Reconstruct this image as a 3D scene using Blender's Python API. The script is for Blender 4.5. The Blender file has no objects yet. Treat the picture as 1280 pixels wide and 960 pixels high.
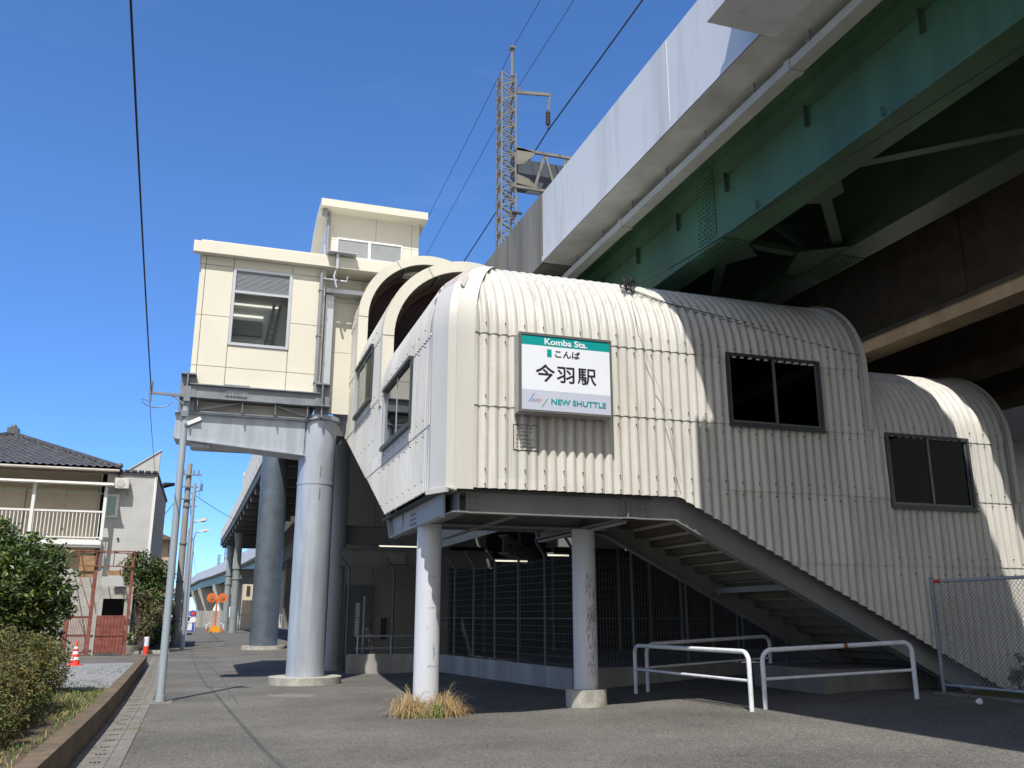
import bpy, math, random
from mathutils import Vector, Matrix
R=math.radians
SC=bpy.context.scene; COL=SC.collection
# ---------------------------------------------------------------- camera, sky, sun, exposure
CAM_F=1110.0/1280.0
PITCH=math.atan(290/1110); YAW=R(18.55)
cd=bpy.data.cameras.new('camera'); cam=bpy.data.objects.new('camera',cd); COL.objects.link(cam)
cd.sensor_width=36; cd.sensor_fit='HORIZONTAL'; cd.lens=36*CAM_F; cd.clip_end=5000; cd.clip_start=.05
cam.location=(0,0,1.5); cam.rotation_euler=(R(90)+PITCH,0,-YAW); SC.camera=cam
SUN_EL=R(56.5); SUN_AZ=R(24.5)          # light travels towards +X/+Y by this azimuth
w=bpy.data.worlds.new('World'); SC.world=w; w.use_nodes=True
nt=w.node_tree; nt.nodes.clear()
out=nt.nodes.new('ShaderNodeOutputWorld'); bg=nt.nodes.new('ShaderNodeBackground'); sky=nt.nodes.new('ShaderNodeTexSky')
sky.sky_type='NISHITA'; sky.sun_disc=False; sky.sun_elevation=SUN_EL; sky.sun_rotation=R(180+24.5)
sky.altitude=0; sky.air_density=0.72; sky.dust_density=0.05; sky.ozone_density=2.6
bg.inputs['Strength'].default_value=0.105
# faint high cirrus in the sky itself
tc=nt.nodes.new('ShaderNodeTexCoord'); mp=nt.nodes.new('ShaderNodeMapping'); mp.inputs['Scale'].default_value=(1.2,2.6,5.0); mp.inputs['Rotation'].default_value=(0.3,0.2,0.7)
nz=nt.nodes.new('ShaderNodeTexNoise'); nz.inputs['Scale'].default_value=2.1; nz.inputs['Detail'].default_value=7; nz.inputs['Roughness'].default_value=.6; nz.inputs['Distortion'].default_value=.5
rp=nt.nodes.new('ShaderNodeValToRGB'); rp.color_ramp.elements[0].position=.60; rp.color_ramp.elements[0].color=(0,0,0,1); rp.color_ramp.elements[1].position=.86; rp.color_ramp.elements[1].color=(.03,.03,.03,1)
mx=nt.nodes.new('ShaderNodeMixRGB'); mx.inputs['Color2'].default_value=(6.5,7.0,7.6,1)
L=nt.links.new
L(tc.outputs['Generated'],mp.inputs['Vector']); L(mp.outputs['Vector'],nz.inputs['Vector']); L(nz.outputs['Fac'],rp.inputs['Fac'])
L(rp.outputs['Color'],mx.inputs['Fac']); L(sky.outputs['Color'],mx.inputs['Color1']); hs=nt.nodes.new('ShaderNodeHueSaturation'); hs.inputs['Hue'].default_value=.505; hs.inputs['Saturation'].default_value=1.20; hs.inputs['Value'].default_value=1.70; L(mx.outputs['Color'],hs.inputs['Color']); 
sz=nt.nodes.new('ShaderNodeSeparateXYZ'); L(tc.outputs['Generated'],sz.inputs['Vector'])
er=nt.nodes.new('ShaderNodeValToRGB'); er.color_ramp.elements[0].position=.0; er.color_ramp.elements[0].color=(.44,.60,.86,1); er.color_ramp.elements[1].position=.42; er.color_ramp.elements[1].color=(1,1,1,1); e2=er.color_ramp.elements.new(.16); e2.color=(.60,.76,.93,1)
L(sz.outputs['Z'],er.inputs['Fac']); em=nt.nodes.new('ShaderNodeMixRGB'); em.blend_type='MULTIPLY'; em.inputs['Fac'].default_value=1
L(hs.outputs['Color'],em.inputs['Color1']); L(er.outputs['Color'],em.inputs['Color2']); 
sr=nt.nodes.new('ShaderNodeValToRGB'); sm_=nt.nodes.new('ShaderNodeMath'); sm_.operation='MULTIPLY_ADD'; sm_.inputs[1].default_value=-.5; sm_.inputs[2].default_value=.5  # bright haze added to the unseen southern sky, lifts the shaded walls
L(sz.outputs['Y'],sm_.inputs[0]); L(sm_.outputs[0],sr.inputs['Fac']); sr.color_ramp.elements[0].position=.46; sr.color_ramp.elements[0].color=(0,0,0,1); sr.color_ramp.elements[1].position=.82; sr.color_ramp.elements[1].color=(.9,.9,.9,1)
hz=nt.nodes.new('ShaderNodeMixRGB'); hz.inputs['Color2'].default_value=(5.6,5.35,5.0,1); L(sr.outputs['Color'],hz.inputs['Fac']); L(em.outputs['Color'],hz.inputs['Color1']); L(hz.outputs['Color'],bg.inputs['Color']); L(bg.outputs['Background'],out.inputs['Surface'])
sd=bpy.data.lights.new('sun','SUN'); sd.energy=3.95; sd.angle=R(.5); sd.color=(1,.965,.905)
so=bpy.data.objects.new('sun',sd); COL.objects.link(so); so.location=(-20,-40,60)
sdir=Vector((math.sin(SUN_AZ)*math.cos(SUN_EL),math.cos(SUN_AZ)*math.cos(SUN_EL),-math.sin(SUN_EL)))
so.rotation_euler=sdir.to_track_quat('-Z','Y').to_euler()
vs=SC.view_settings; vs.view_transform='Standard'; vs.look='None'; vs.gamma=1; vs.use_curve_mapping=False; vs.exposure=0.43
SC.display_settings.display_device='sRGB'

# ---------------------------------------------------------------- materials
MATS={}
def mat(name,col,rough=.7,metal=0.,var=.12,scale=3.,bump=0.,bscale=40.,col2=None,spec=.5,streak=False,thr=(.35,.65),detail=6):
    if name in MATS: return MATS[name]
    m=bpy.data.materials.new(name); m.use_nodes=True; t=m.node_tree; b=t.nodes['Principled BSDF']
    b.inputs['Roughness'].default_value=rough; b.inputs['Metallic'].default_value=metal; b.inputs['Specular IOR Level'].default_value=spec
    tc=t.nodes.new('ShaderNodeTexCoord'); n=t.nodes.new('ShaderNodeTexNoise'); n.inputs['Scale'].default_value=scale; n.inputs['Detail'].default_value=detail; n.inputs['Roughness'].default_value=.62
    vec=tc.outputs['Object']
    if streak:
        mp=t.nodes.new('ShaderNodeMapping'); mp.inputs['Scale'].default_value=(1,1,.12); t.links.new(vec,mp.inputs['Vector']); vec=mp.outputs['Vector']
    t.links.new(vec,n.inputs['Vector'])
    r=t.nodes.new('ShaderNodeValToRGB'); r.color_ramp.elements[0].position=thr[0]; r.color_ramp.elements[1].position=thr[1]
    c2=col2 or tuple(c*(1-var) for c in col); c1=col if col2 else tuple(min(1,c*(1+var*.4)) for c in col)
    r.color_ramp.elements[0].color=(*c2,1); r.color_ramp.elements[1].color=(*c1,1)
    t.links.new(n.outputs['Fac'],r.inputs['Fac']); t.links.new(r.outputs['Color'],b.inputs['Base Color'])
    if bump:
        n2=t.nodes.new('ShaderNodeTexNoise'); n2.inputs['Scale'].default_value=bscale; n2.inputs['Detail'].default_value=4; t.links.new(tc.outputs['Object'],n2.inputs['Vector'])
        bp=t.nodes.new('ShaderNodeBump'); bp.inputs['Strength'].default_value=bump; bp.inputs['Distance'].default_value=.02
        t.links.new(n2.outputs['Fac'],bp.inputs['Height']); t.links.new(bp.outputs['Normal'],b.inputs['Normal'])
    MATS[name]=m; return m
def glass(name,tint=(.02,.025,.025),ior=1.5,rough=.02):
    if name in MATS: return MATS[name]
    m=bpy.data.materials.new(name); m.use_nodes=True; t=m.node_tree; t.nodes.clear()
    o=t.nodes.new('ShaderNodeOutputMaterial'); g=t.nodes.new('ShaderNodeBsdfGlossy'); g.inputs['Roughness'].default_value=rough; g.inputs['Color'].default_value=(.9,.93,.95,1)
    tr=t.nodes.new('ShaderNodeBsdfTransparent'); tr.inputs['Color'].default_value=(*tint,1)
    f=t.nodes.new('ShaderNodeFresnel'); f.inputs['IOR'].default_value=ior; mx=t.nodes.new('ShaderNodeMixShader')
    t.links.new(f.outputs['Fac'],mx.inputs['Fac']); t.links.new(tr.outputs['BSDF'],mx.inputs[1]); t.links.new(g.outputs['BSDF'],mx.inputs[2]); t.links.new(mx.outputs['Shader'],o.inputs['Surface'])
    MATS[name]=m; return m
def emis(name,col,st):
    m=bpy.data.materials.new(name); m.use_nodes=True; b=m.node_tree.nodes['Principled BSDF']; b.inputs['Base Color'].default_value=(*col,1); b.inputs['Emission Color'].default_value=(*col,1); b.inputs['Emission Strength'].default_value=st
    MATS[name]=m; return m
def asphalt():
    m=bpy.data.materials.new('asphalt'); m.use_nodes=True; t=m.node_tree; b=t.nodes['Principled BSDF']; b.inputs['Roughness'].default_value=.9; b.inputs['Specular IOR Level'].default_value=.25
    tc=t.nodes.new('ShaderNodeTexCoord')
    def noise(s,d=5,rg=.6):
        n=t.nodes.new('ShaderNodeTexNoise'); n.inputs['Scale'].default_value=s; n.inputs['Detail'].default_value=d; n.inputs['Roughness'].default_value=rg; t.links.new(tc.outputs['Object'],n.inputs['Vector']); return n
    def ramp(fac,a,ca,bb,cb):
        r=t.nodes.new('ShaderNodeValToRGB'); r.color_ramp.elements[0].position=a; r.color_ramp.elements[1].position=bb; r.color_ramp.elements[0].color=(*ca,1); r.color_ramp.elements[1].color=(*cb,1); t.links.new(fac,r.inputs['Fac']); return r
    def mul(a,c,mode='MULTIPLY',f=1):
        x=t.nodes.new('ShaderNodeMixRGB'); x.blend_type=mode; x.inputs['Fac'].default_value=f; t.links.new(a,x.inputs['Color1']); t.links.new(c,x.inputs['Color2']); return x
    big=ramp(noise(.45,6).outputs['Fac'],.32,(.100,.098,.092),.68,(.172,.167,.155))
    v=t.nodes.new('ShaderNodeTexVoronoi'); v.inputs['Scale'].default_value=75; t.links.new(tc.outputs['Object'],v.inputs['Vector'])
    agg=ramp(v.outputs['Color'],.15,(.55,.55,.55),.9,(1.5,1.47,1.4))
    fine=ramp(noise(22,3).outputs['Fac'],.3,(.78,.78,.78),.7,(1.18,1.17,1.15))
    c=mul(big.outputs['Color'],agg.outputs['Color']); c=mul(c.outputs['Color'],fine.outputs['Color'])
    # dark patches / stains
    st=ramp(noise(1.3,4,.7).outputs['Fac'],.27,(.72,.72,.72),.40,(1,1,1)); c=mul(c.outputs['Color'],st.outputs['Color'])
    # hairline cracks
    v2=t.nodes.new('ShaderNodeTexVoronoi'); v2.feature='DISTANCE_TO_EDGE'; v2.inputs['Scale'].default_value=.33
    nn=noise(1.5,4); ad=t.nodes.new('ShaderNodeMixRGB'); ad.blend_type='ADD'; ad.inputs['Fac'].default_value=.35; t.links.new(tc.outputs['Object'],ad.inputs['Color1']); t.links.new(nn.outputs['Color'],ad.inputs['Color2']); t.links.new(ad.outputs['Color'],v2.inputs['Vector'])
    cr=ramp(v2.outputs['Distance'],.0,(.6,.6,.6),.004,(1,1,1)); c=mul(c.outputs['Color'],cr.outputs['Color'],f=.0)
    t.links.new(c.outputs['Color'],b.inputs['Base Color'])
    bp=t.nodes.new('ShaderNodeBump'); bp.inputs['Strength'].default_value=.5; bp.inputs['Distance'].default_value=.01; t.links.new(v.outputs['Distance'],bp.inputs['Height']); t.links.new(bp.outputs['Normal'],b.inputs['Normal'])
    return m
M_asph=asphalt()
def cladding():
    m=bpy.data.materials.new('cream_sheet'); m.use_nodes=True; t=m.node_tree; b=t.nodes['Principled BSDF']; b.inputs['Roughness'].default_value=.40
    N=t.nodes.new; K=t.links.new; tc=N('ShaderNodeTexCoord'); sx=N('ShaderNodeSeparateXYZ'); K(tc.outputs['Object'],sx.inputs['Vector'])
    def math_(op,a,bv=None):
        n=N('ShaderNodeMath'); n.operation=op
        for i,v in enumerate((a,bv)):
            if v is None: continue
            if hasattr(v,'is_output'): K(v,n.inputs[i])
            else: n.inputs[i].default_value=v
        return n.outputs[0]
    # each sheet (five ribs wide, one course tall) has its own slight tone
    u=math_('ADD',sx.outputs['X'],sx.outputs['Y']); cu=math_('FLOOR',math_('DIVIDE',u,.785)); cz=math_('FLOOR',math_('DIVIDE',math_('SUBTRACT',sx.outputs['Z'],3.48),1.12))
    cb=N('ShaderNodeCombineXYZ'); K(cu,cb.inputs[0]); K(cz,cb.inputs[1]); wn=N('ShaderNodeTexWhiteNoise'); K(cb.outputs[0],wn.inputs['Vector'])
    tone=N('ShaderNodeValToRGB'); tone.color_ramp.elements[0].color=(.90,.905,.90,1); tone.color_ramp.elements[1].color=(1.05,1.04,1.02,1); K(wn.outputs['Value'],tone.inputs['Fac'])
    def noise(sc,scale,det=6,rough=.6):
        mp=N('ShaderNodeMapping'); mp.inputs['Scale'].default_value=sc; K(tc.outputs['Object'],mp.inputs['Vector']); n=N('ShaderNodeTexNoise'); n.inputs['Scale'].default_value=scale; n.inputs['Detail'].default_value=det; n.inputs['Roughness'].default_value=rough; K(mp.outputs['Vector'],n.inputs['Vector']); return n.outputs['Fac']
    def ramp(f,a,ca,bb,cb_):
        r=N('ShaderNodeValToRGB'); r.color_ramp.elements[0].position=a; r.color_ramp.elements[0].color=(*ca,1); r.color_ramp.elements[1].position=bb; r.color_ramp.elements[1].color=(*cb_,1); K(f,r.inputs['Fac']); return r.outputs['Color']
    def mul(a,c):
        x=N('ShaderNodeMixRGB'); x.blend_type='MULTIPLY'; x.inputs['Fac'].default_value=1; K(a,x.inputs['Color1']); K(c,x.inputs['Color2']); return x.outputs['Color']
    base=ramp(noise((1,1,1),.7,5),.3,(.595,.578,.532),.7,(.645,.632,.588))
    c=mul(base,tone.outputs['Color']); c=mul(c,ramp(noise((6,6,.35),1.6,8,.7),.30,(.80,.775,.73),.52,(1,1,1)))   # rain streaks
    c=mul(c,ramp(noise((1,1,1),9,6,.75),.24,(.70,.64,.55),.36,(1,1,1)))                                             # small stains
    K(c,b.inputs['Base Color'])
    bp=N('ShaderNodeBump'); bp.inputs['Strength'].default_value=.25; bp.inputs['Distance'].default_value=.03; K(noise((1,1,.6),2.2,3),bp.inputs['Height']); K(bp.outputs['Normal'],b.inputs['Normal'])
    return m
M_clad=cladding(); MATS['cream_sheet']=M_clad
M_cap=mat('cream_flashing',(.61,.59,.54),.40,0,.12,1.2,streak=True,detail=8)
M_frame=mat('arch_cream',(.70,.665,.56),.45,0,.07,1.0,streak=True)
M_panel=mat('ivory_panel',(.735,.70,.585),.45,0,.05,.8)
M_joint=mat('joint_dark',(.22,.20,.17),.8)
M_screw=mat('screw_rusty',(.16,.13,.11),.6)
M_steelg=mat('grey_painted_steel',(.20,.205,.20),.5,0,.14,2.,streak=True)
M_steelw=mat('pale_painted_steel',(.36,.38,.39),.45,0,.10,2.5,streak=True)
M_col=mat('white_column_paint',(.62,.64,.68),.45,0,.10,3.,streak=True)
M_galv=mat('galvanised_steel',(.44,.48,.53),.40,.35,.24,5.,streak=True,detail=9,thr=(.25,.6))
M_galvd=mat('galvanised_dark',(.26,.28,.30),.45,.35,.25,3)
M_alu=mat('aluminium',(.62,.65,.68),.35,.55,.05,3)
M_dframe=mat('bronze_aluminium',(.075,.085,.085),.4,.4,.1,3)
M_conc=mat('concrete',(.36,.35,.32),.85,0,.28,1.6,.25,30,streak=True,detail=8)
M_concd=mat('concrete_weathered',(.20,.195,.175),.9,0,.40,1.3,.3,25,streak=True,detail=9)
M_concp=mat('concrete_pedestal',(.42,.40,.35),.85,0,.35,5,.3,50,detail=10)
M_concg=mat('concrete_gutter',(.20,.185,.16),.9,0,.25,3,.4,60)
M_para=mat('parapet_coated',(.60,.62,.645),.65,0,.20,1.6,streak=True,detail=10,thr=(.28,.55))
M_green=mat('girder_green',(.053,.132,.062),.42,0,.34,1.3,streak=True,detail=9)
M_greend=mat('brace_green',(.048,.082,.052),.42,0,.2,1.5)
M_pvc=mat('pvc_grey',(.50,.50,.47),.5,0,.15,2)
M_dark=mat('dark_void',(.035,.034,.032),.9)
M_brown=mat('brown_timber_concrete',(.095,.072,.045),.9,0,.3,2)
M_black=mat('black_rubber',(.02,.02,.021),.6)
M_glass=glass('window_glass',(.55,.6,.58),ior=1.3)
M_glassd=glass('smoked_glass',(.30,.29,.26),ior=1.2)
M_brglass=mat('brown_smoked_glazing',(.032,.014,.010),.35,0,.3,1.2,spec=.15)
M_inner=mat('interior_wall',(.42,.40,.35),.8)
M_blind=mat('blind_slats',(.50,.53,.57),.6,0,.05,3)
M_tile=mat('roof_tile_grey',(.115,.115,.12),.45,0,.35,2.5,detail=8)
M_tiled=mat('roof_tile_dark',(.045,.045,.05),.5)
M_stucco=mat('beige_stucco',(.50,.44,.33),.9,0,.1,1.5,.2)
M_siding=mat('grey_siding',(.50,.50,.49),.75,0,.08,1.5)
M_white=mat('white_paint',(.78,.78,.76),.45,0,.08,6)
M_shut=mat('tan_shutter',(.56,.49,.37),.6,0,.08,4)
M_rust=mat('rusty_red_paint',(.24,.075,.055),.8,0,.4,5,.3,30,detail=8)
M_rusto=mat('rusty_orange',(.22,.09,.055),.85,0,.4,6)
M_wood=mat('weathered_board',(.42,.40,.36),.85,0,.2,4)
M_leaf1=mat('leaf_dark',(.040,.075,.020),.42,0,.3,3,spec=.5)
M_leaf2=mat('leaf_mid',(.075,.125,.028),.42,0,.3,3,spec=.5)
M_leaf3=mat('leaf_light',(.20,.235,.05),.45,0,.25,3,spec=.5)
M_az1=mat('azalea_olive',(.15,.135,.028),.6,0,.3,3)
M_az2=mat('azalea_bronze',(.125,.085,.03),.6,0,.3,3)
M_az3=mat('azalea_green',(.065,.095,.02),.55,0,.3,3)
M_twig=mat('twig',(.13,.095,.065),.9)
M_straw=mat('dry_straw',(.43,.29,.13),.85,0,.3,8)
M_grass=mat('grass_green',(.12,.19,.035),.7,0,.3,5)
M_soil=mat('soil',(.10,.075,.045),.95,0,.4,4,.5,30)
M_moss=mat('mossy_concrete',(.165,.115,.07),.9,0,.45,2.6,.4,40,col2=(.085,.07,.045),detail=10,thr=(.36,.60))
M_red=mat('safety_red',(.75,.06,.03),.5,0,.08,4)
M_orange=mat('safety_orange',(.80,.17,.03),.5,0,.1,4)
M_blue=mat('blue_plastic',(.05,.08,.42),.5)
M_teal=mat('sign_teal',(.0,.31,.295),.4,0,.02,3)
M_signw=mat('sign_white',(.80,.83,.88),.35,0,.02,3)
M_signg=mat('sign_pale_grey',(.53,.56,.66),.35,0,.02,3)
M_ink=mat('sign_ink',(.012,.012,.014),.5,0,.02)
M_signf=mat('sign_frame',(.17,.17,.165),.4,.3,.05)
M_slit=emis('slit_glow',(1,.93,.75),.75)  # glow standing for sunlit slits under the stairs, not a real tube
M_railp=mat('barrier_white',(.74,.75,.77),.45,0,.14,7)
def gravel():
    m=bpy.data.materials.new('gravel'); m.use_nodes=True; t=m.node_tree; b=t.nodes['Principled BSDF']; b.inputs['Roughness'].default_value=.9
    tc=t.nodes.new('ShaderNodeTexCoord'); v=t.nodes.new('ShaderNodeTexVoronoi'); v.inputs['Scale'].default_value=16; t.links.new(tc.outputs['Object'],v.inputs['Vector'])
    r=t.nodes.new('ShaderNodeValToRGB'); r.color_ramp.elements[0].position=.1; r.color_ramp.elements[0].color=(.14,.14,.15,1); r.color_ramp.elements[1].position=.9; r.color_ramp.elements[1].color=(.37,.365,.36,1)
    t.links.new(v.outputs['Color'],r.inputs['Fac']); t.links.new(r.outputs['Color'],b.inputs['Base Color'])
    bp=t.nodes.new('ShaderNodeBump'); bp.inputs['Strength'].default_value=1; bp.inputs['Distance'].default_value=.04; bp.invert=True; t.links.new(v.outputs['Distance'],bp.inputs['Height']); t.links.new(bp.outputs['Normal'],b.inputs['Normal'])
    return m
M_gravel=gravel()

# ---------------------------------------------------------------- mesh builder
class MB:
    def __init__(s): s.v=[]; s.f=[]; s.m=[]; s.s=[]
    def poly(s,pts,m=0,smooth=False):
        i=len(s.v); s.v+= [tuple(p) for p in pts]; s.f.append(tuple(range(i,i+len(pts)))); s.m.append(m); s.s.append(smooth); return s
    def box(s,x0,x1,y0,y1,z0,z1,m=0):
        x0,x1=sorted((x0,x1)); y0,y1=sorted((y0,y1)); z0,z1=sorted((z0,z1)); i=len(s.v)
        s.v+=[(x0,y0,z0),(x1,y0,z0),(x1,y1,z0),(x0,y1,z0),(x0,y0,z1),(x1,y0,z1),(x1,y1,z1),(x0,y1,z1)]
        for f in ((0,3,2,1),(4,5,6,7),(0,1,5,4),(1,2,6,5),(2,3,7,6),(3,0,4,7)): s.f.append(tuple(i+k for k in f)); s.m.append(m); s.s.append(False)
        return s
    def bar(s,p0,p1,wd,h,m=0,up=(0,0,1)):
        p0=Vector(p0); p1=Vector(p1); d=(p1-p0).normalized(); u=Vector(up)
        sd=d.cross(u)
        if sd.length<1e-4: sd=d.cross(Vector((1,0,0)))
        sd.normalize(); u=sd.cross(d).normalized(); a=sd*wd/2; b=u*h/2; i=len(s.v)
        for p in (p0,p1): s.v+=[tuple(p-a-b),tuple(p+a-b),tuple(p+a+b),tuple(p-a+b)]
        for f in ((0,3,2,1),(4,5,6,7),(0,1,5,4),(1,2,6,5),(2,3,7,6),(3,0,4,7)): s.f.append(tuple(i+k for k in f)); s.m.append(m); s.s.append(False)
        return s
    def ibeam(s,p0,p1,h,wd,t=.025,m=0):
        p0=Vector(p0); p1=Vector(p1); z=Vector((0,0,1))
        d=(p1-p0).normalized(); sd=d.cross(z).normalized(); u=sd.cross(d)
        s.bar(p0,p1,t*.7,h-2*t,m); 
        for k in (-1,1): s.bar(p0+u*k*(h/2-t/2),p1+u*k*(h/2-t/2),wd,t,m)
        return s
    def tube(s,pts,r,m=0,n=8,cap=True,closed=False):
        pts=[Vector(p) for p in pts]; i0=len(s.v); N=len(pts); prev=None
        for k,p in enumerate(pts):
            d=(pts[min(k+1,N-1)]-pts[max(k-1,0)]).normalized()
            if prev is None:
                a=d.orthogonal().normalized()
            else:
                a=prev-d*prev.dot(d)
                if a.length<1e-5: a=d.orthogonal()
                a.normalize()
            prev=a; b=d.cross(a); rr=r[k] if isinstance(r,(list,tuple)) else r
            for j in range(n):
                t=2*math.pi*j/n; s.v.append(tuple(p+a*rr*math.cos(t)+b*rr*math.sin(t)))
        for k in range(N-1):
            for j in range(n):
                j2=(j+1)%n; s.f.append((i0+k*n+j,i0+k*n+j2,i0+(k+1)*n+j2,i0+(k+1)*n+j)); s.m.append(m); s.s.append(True)
        if cap:
            for base in (i0,i0+(N-1)*n):
                k0=len(s.v); s.v+=[s.v[base+j] for j in range(n)]; s.f.append(tuple(k0+j for j in range(n))); s.m.append(m); s.s.append(False)
        return s
    def cyl(s,x,y,z0,z1,r0,r1=None,m=0,n=32): return s.tube([(x,y,z0),(x,y,z1)],[r0,r0 if r1 is None else r1],m,n)
    def prism(s,pts,fn,a,b,m=0):
        """polygon pts (2D) extruded; fn(p,t) -> 3D point"""
        n=len(pts); i=len(s.v); s.v+=[tuple(fn(p,a)) for p in pts]+[tuple(fn(p,b)) for p in pts]
        s.f.append(tuple(range(i,i+n))); s.m.append(m); s.s.append(False)
        s.f.append(tuple(reversed(range(i+n,i+2*n)))); s.m.append(m); s.s.append(False)
        for k in range(n):
            k2=(k+1)%n; s.f.append((i+k,i+n+k,i+n+k2,i+k2)); s.m.append(m); s.s.append(False)
        return s
    def prismY(s,pts,y0,y1,m=0): return s.prism(pts,lambda p,t:(p[0],t,p[1]),y0,y1,m)
    def prismX(s,pts,x0,x1,m=0): return s.prism(pts,lambda p,t:(t,p[0],p[1]),x0,x1,m)
    def prismZ(s,pts,z0,z1,m=0): return s.prism(pts,lambda p,t:(p[0],p[1],t),z0,z1,m)
    def grid(s,rows,m=0,smooth=True):
        i=len(s.v); nr=len(rows); nc=len(rows[0])
        for r in rows: s.v+=[tuple(p) for p in r]
        for a in range(nr-1):
            for b in range(nc-1):
                s.f.append((i+a*nc+b,i+a*nc+b+1,i+(a+1)*nc+b+1,i+(a+1)*nc+b)); s.m.append(m); s.s.append(smooth)
        return s
    def sphere(s,c,r,m=0,n=10,sq=1.):
        rows=[]
        for a in range(n//2+1):
            t=math.pi*a/(n//2); rows.append([(c[0]+r*math.sin(t)*math.cos(2*math.pi*b/n),c[1]+r*math.sin(t)*math.sin(2*math.pi*b/n),c[2]+r*sq*math.cos(t)) for b in range(n+1)])
        return s.grid(rows,m)
    def build(s,name,mats,parent=None,weld=False):
        me=bpy.data.meshes.new(name); me.from_pydata(s.v,[],s.f)
        if not isinstance(mats,(list,tuple)): mats=[mats]
        for x in mats: me.materials.append(x)
        me.polygons.foreach_set('material_index',s.m); me.polygons.foreach_set('use_smooth',s.s)
        me.update()
        import bmesh
        bm=bmesh.new(); bm.from_mesh(me)
        if weld: bmesh.ops.remove_doubles(bm,verts=bm.verts,dist=1e-4)
        bmesh.ops.recalc_face_normals(bm,faces=bm.faces); bm.to_mesh(me); bm.free()
        o=bpy.data.objects.new(name,me); COL.objects.link(o)
        if parent is not None:
            o.parent=parent
            if parent.type=='EMPTY': o.matrix_parent_inverse=Matrix.Translation(-Vector(parent.location))
        return o
def tag(o,label,cat,group=None):
    o['label']=label; o['category']=cat
    if group: o['group']=group
    return o
def thing(name,loc,label,cat,group=None):
    o=bpy.data.objects.new(name,None); COL.objects.link(o); o.location=loc; o.empty_display_size=.2
    return tag(o,label,cat,group)
def kind(o,k): o['kind']=k; return o
def dup(root,loc,label=None):
    r=root.copy(); COL.objects.link(r); r.location=loc
    if label: r['label']=label
    for ch in list(root.children):
        c=ch.copy(); COL.objects.link(c); c.parent=r
        for g in ch.children:
            d=g.copy(); COL.objects.link(d); d.parent=c
    return r
def sag(p0,p1,dz,n=16):
    p0=Vector(p0); p1=Vector(p1); return [p0.lerp(p1,i/n)+Vector((0,0,-dz*4*(i/n)*(1-i/n))) for i in range(n+1)]

# ---------------------------------------------------------------- ground, lot, gutter (setting)
def gz(x): return min(.27,max(0.,.045*(x-5.0)))                    # the forecourt rises gently towards the stair foot
g=MB(); g.grid([[(x,-300,gz(x)) for x in (-900,5,11,900)],[(x,1500,gz(x)) for x in (-900,5,11,900)]],0,False); kind(g.build('ground',M_asph),'structure')
KW=[(-1.12,-6),(-1.17,4),(-1.19,10.8),(-1.22,15),(-1.36,22),(-1.59,31.3)]
KW2=[(-1.12,-6),(-1.18,3),(-1.19,10.8),(-1.21,14.3),(-1.27,18),(-1.36,22),(-1.47,27),(-1.59,31.3)]
lot=MB(); pts=[(-1.30,-6),(-1.36,10.8),(-1.40,19)]
lot.prismZ([(-14,-6),(-1.28,-6),(-1.35,10.8),(-1.38,18.2),(-14,18.6)],-.2,.24); kind(lot.build('soil_bed',M_soil),'structure')
lot=MB(); lot.prismX([(18.6,-.2),(18.6,.22),(31,.10),(31.3,-.2)],-14,-1.52); kind(lot.build('gravel_lot',M_gravel),'structure')
lot=MB(); lot.prismZ([(-1.52,18.6),(-1.38,18.2),(-1.42,22),(-1.53,27),(-1.60,31.2),(-1.7,31.2)],-.2,.19); kind(lot.build('gravel_strip',M_gravel),'structure')
# low retaining wall
rw=MB(); prof=lambda x:[(x-.2,-.3),(x,-.3),(x,.38),(x-.2,.38)]
for a,b in zip(KW2[:-1],KW2[1:]):
    n=max(1,int((b[1]-a[1])/1.5))
    for k in range(n):
        pa=[a[j]+(b[j]-a[j])*k/n for j in (0,1)]; pb=[a[j]+(b[j]-a[j])*(k+1)/n for j in (0,1)]; pb[1]-=.008
        rw.v+= [(pa[0]-.2,pa[1],-.3),(pa[0],pa[1],-.3),(pa[0],pa[1],.31),(pa[0]-.19,pa[1],.31),(pb[0]-.2,pb[1],-.3),(pb[0],pb[1],-.3),(pb[0],pb[1],.31),(pb[0]-.19,pb[1],.31)]
        i=len(rw.v)-8
        for f in ((0,1,2,3),(7,6,5,4),(0,4,5,1),(1,5,6,2),(2,6,7,3),(3,7,4,0)): rw.f.append(tuple(i+q for q in f)); rw.m.append(0); rw.s.append(False)
tag(rw.build('retaining_wall',M_moss),'low brown mossy concrete wall along the street edge beside the hedge','low wall')
# gutter slabs
gt=MB()
def gx(y): return -.69-(y-10.5)*.0098 if y<22 else -.803-(y-22)*.036
def wx(y):
    for a,b in zip(KW2[:-1],KW2[1:]):
        if a[1]<=y<=b[1]: return a[0]+(b[0]-a[0])*(y-a[1])/(b[1]-a[1])
    return KW2[-1][0]-.02*(y-31.3)
y=2.0
while y<38:
    y2=y+.595
    xa,xb=wx(y)+.004,gx(y); xc,xd=wx(y2)+.004,gx(y2)
    gt.poly([(xa,y,.006),(xb-.16,y,.006),(xd-.16,y2,.006),(xc,y2,.006)]); gt.poly([(xb-.152,y,.006),(xb,y,.012),(xd,y2,.012),(xd-.152,y2,.006)])
    for k in (-.04,0,.04):
        cx=(xa+xb-.16)/2+.05+k; gt.poly([(cx-.012,y2-.10,.010),(cx+.012,y2-.10,.010),(cx+.012,y2-.03,.010),(cx-.012,y2-.03,.010)],1)
    y+=.6
kind(gt.build('gutter_strip',[M_concg,M_dark]),'structure')
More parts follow.
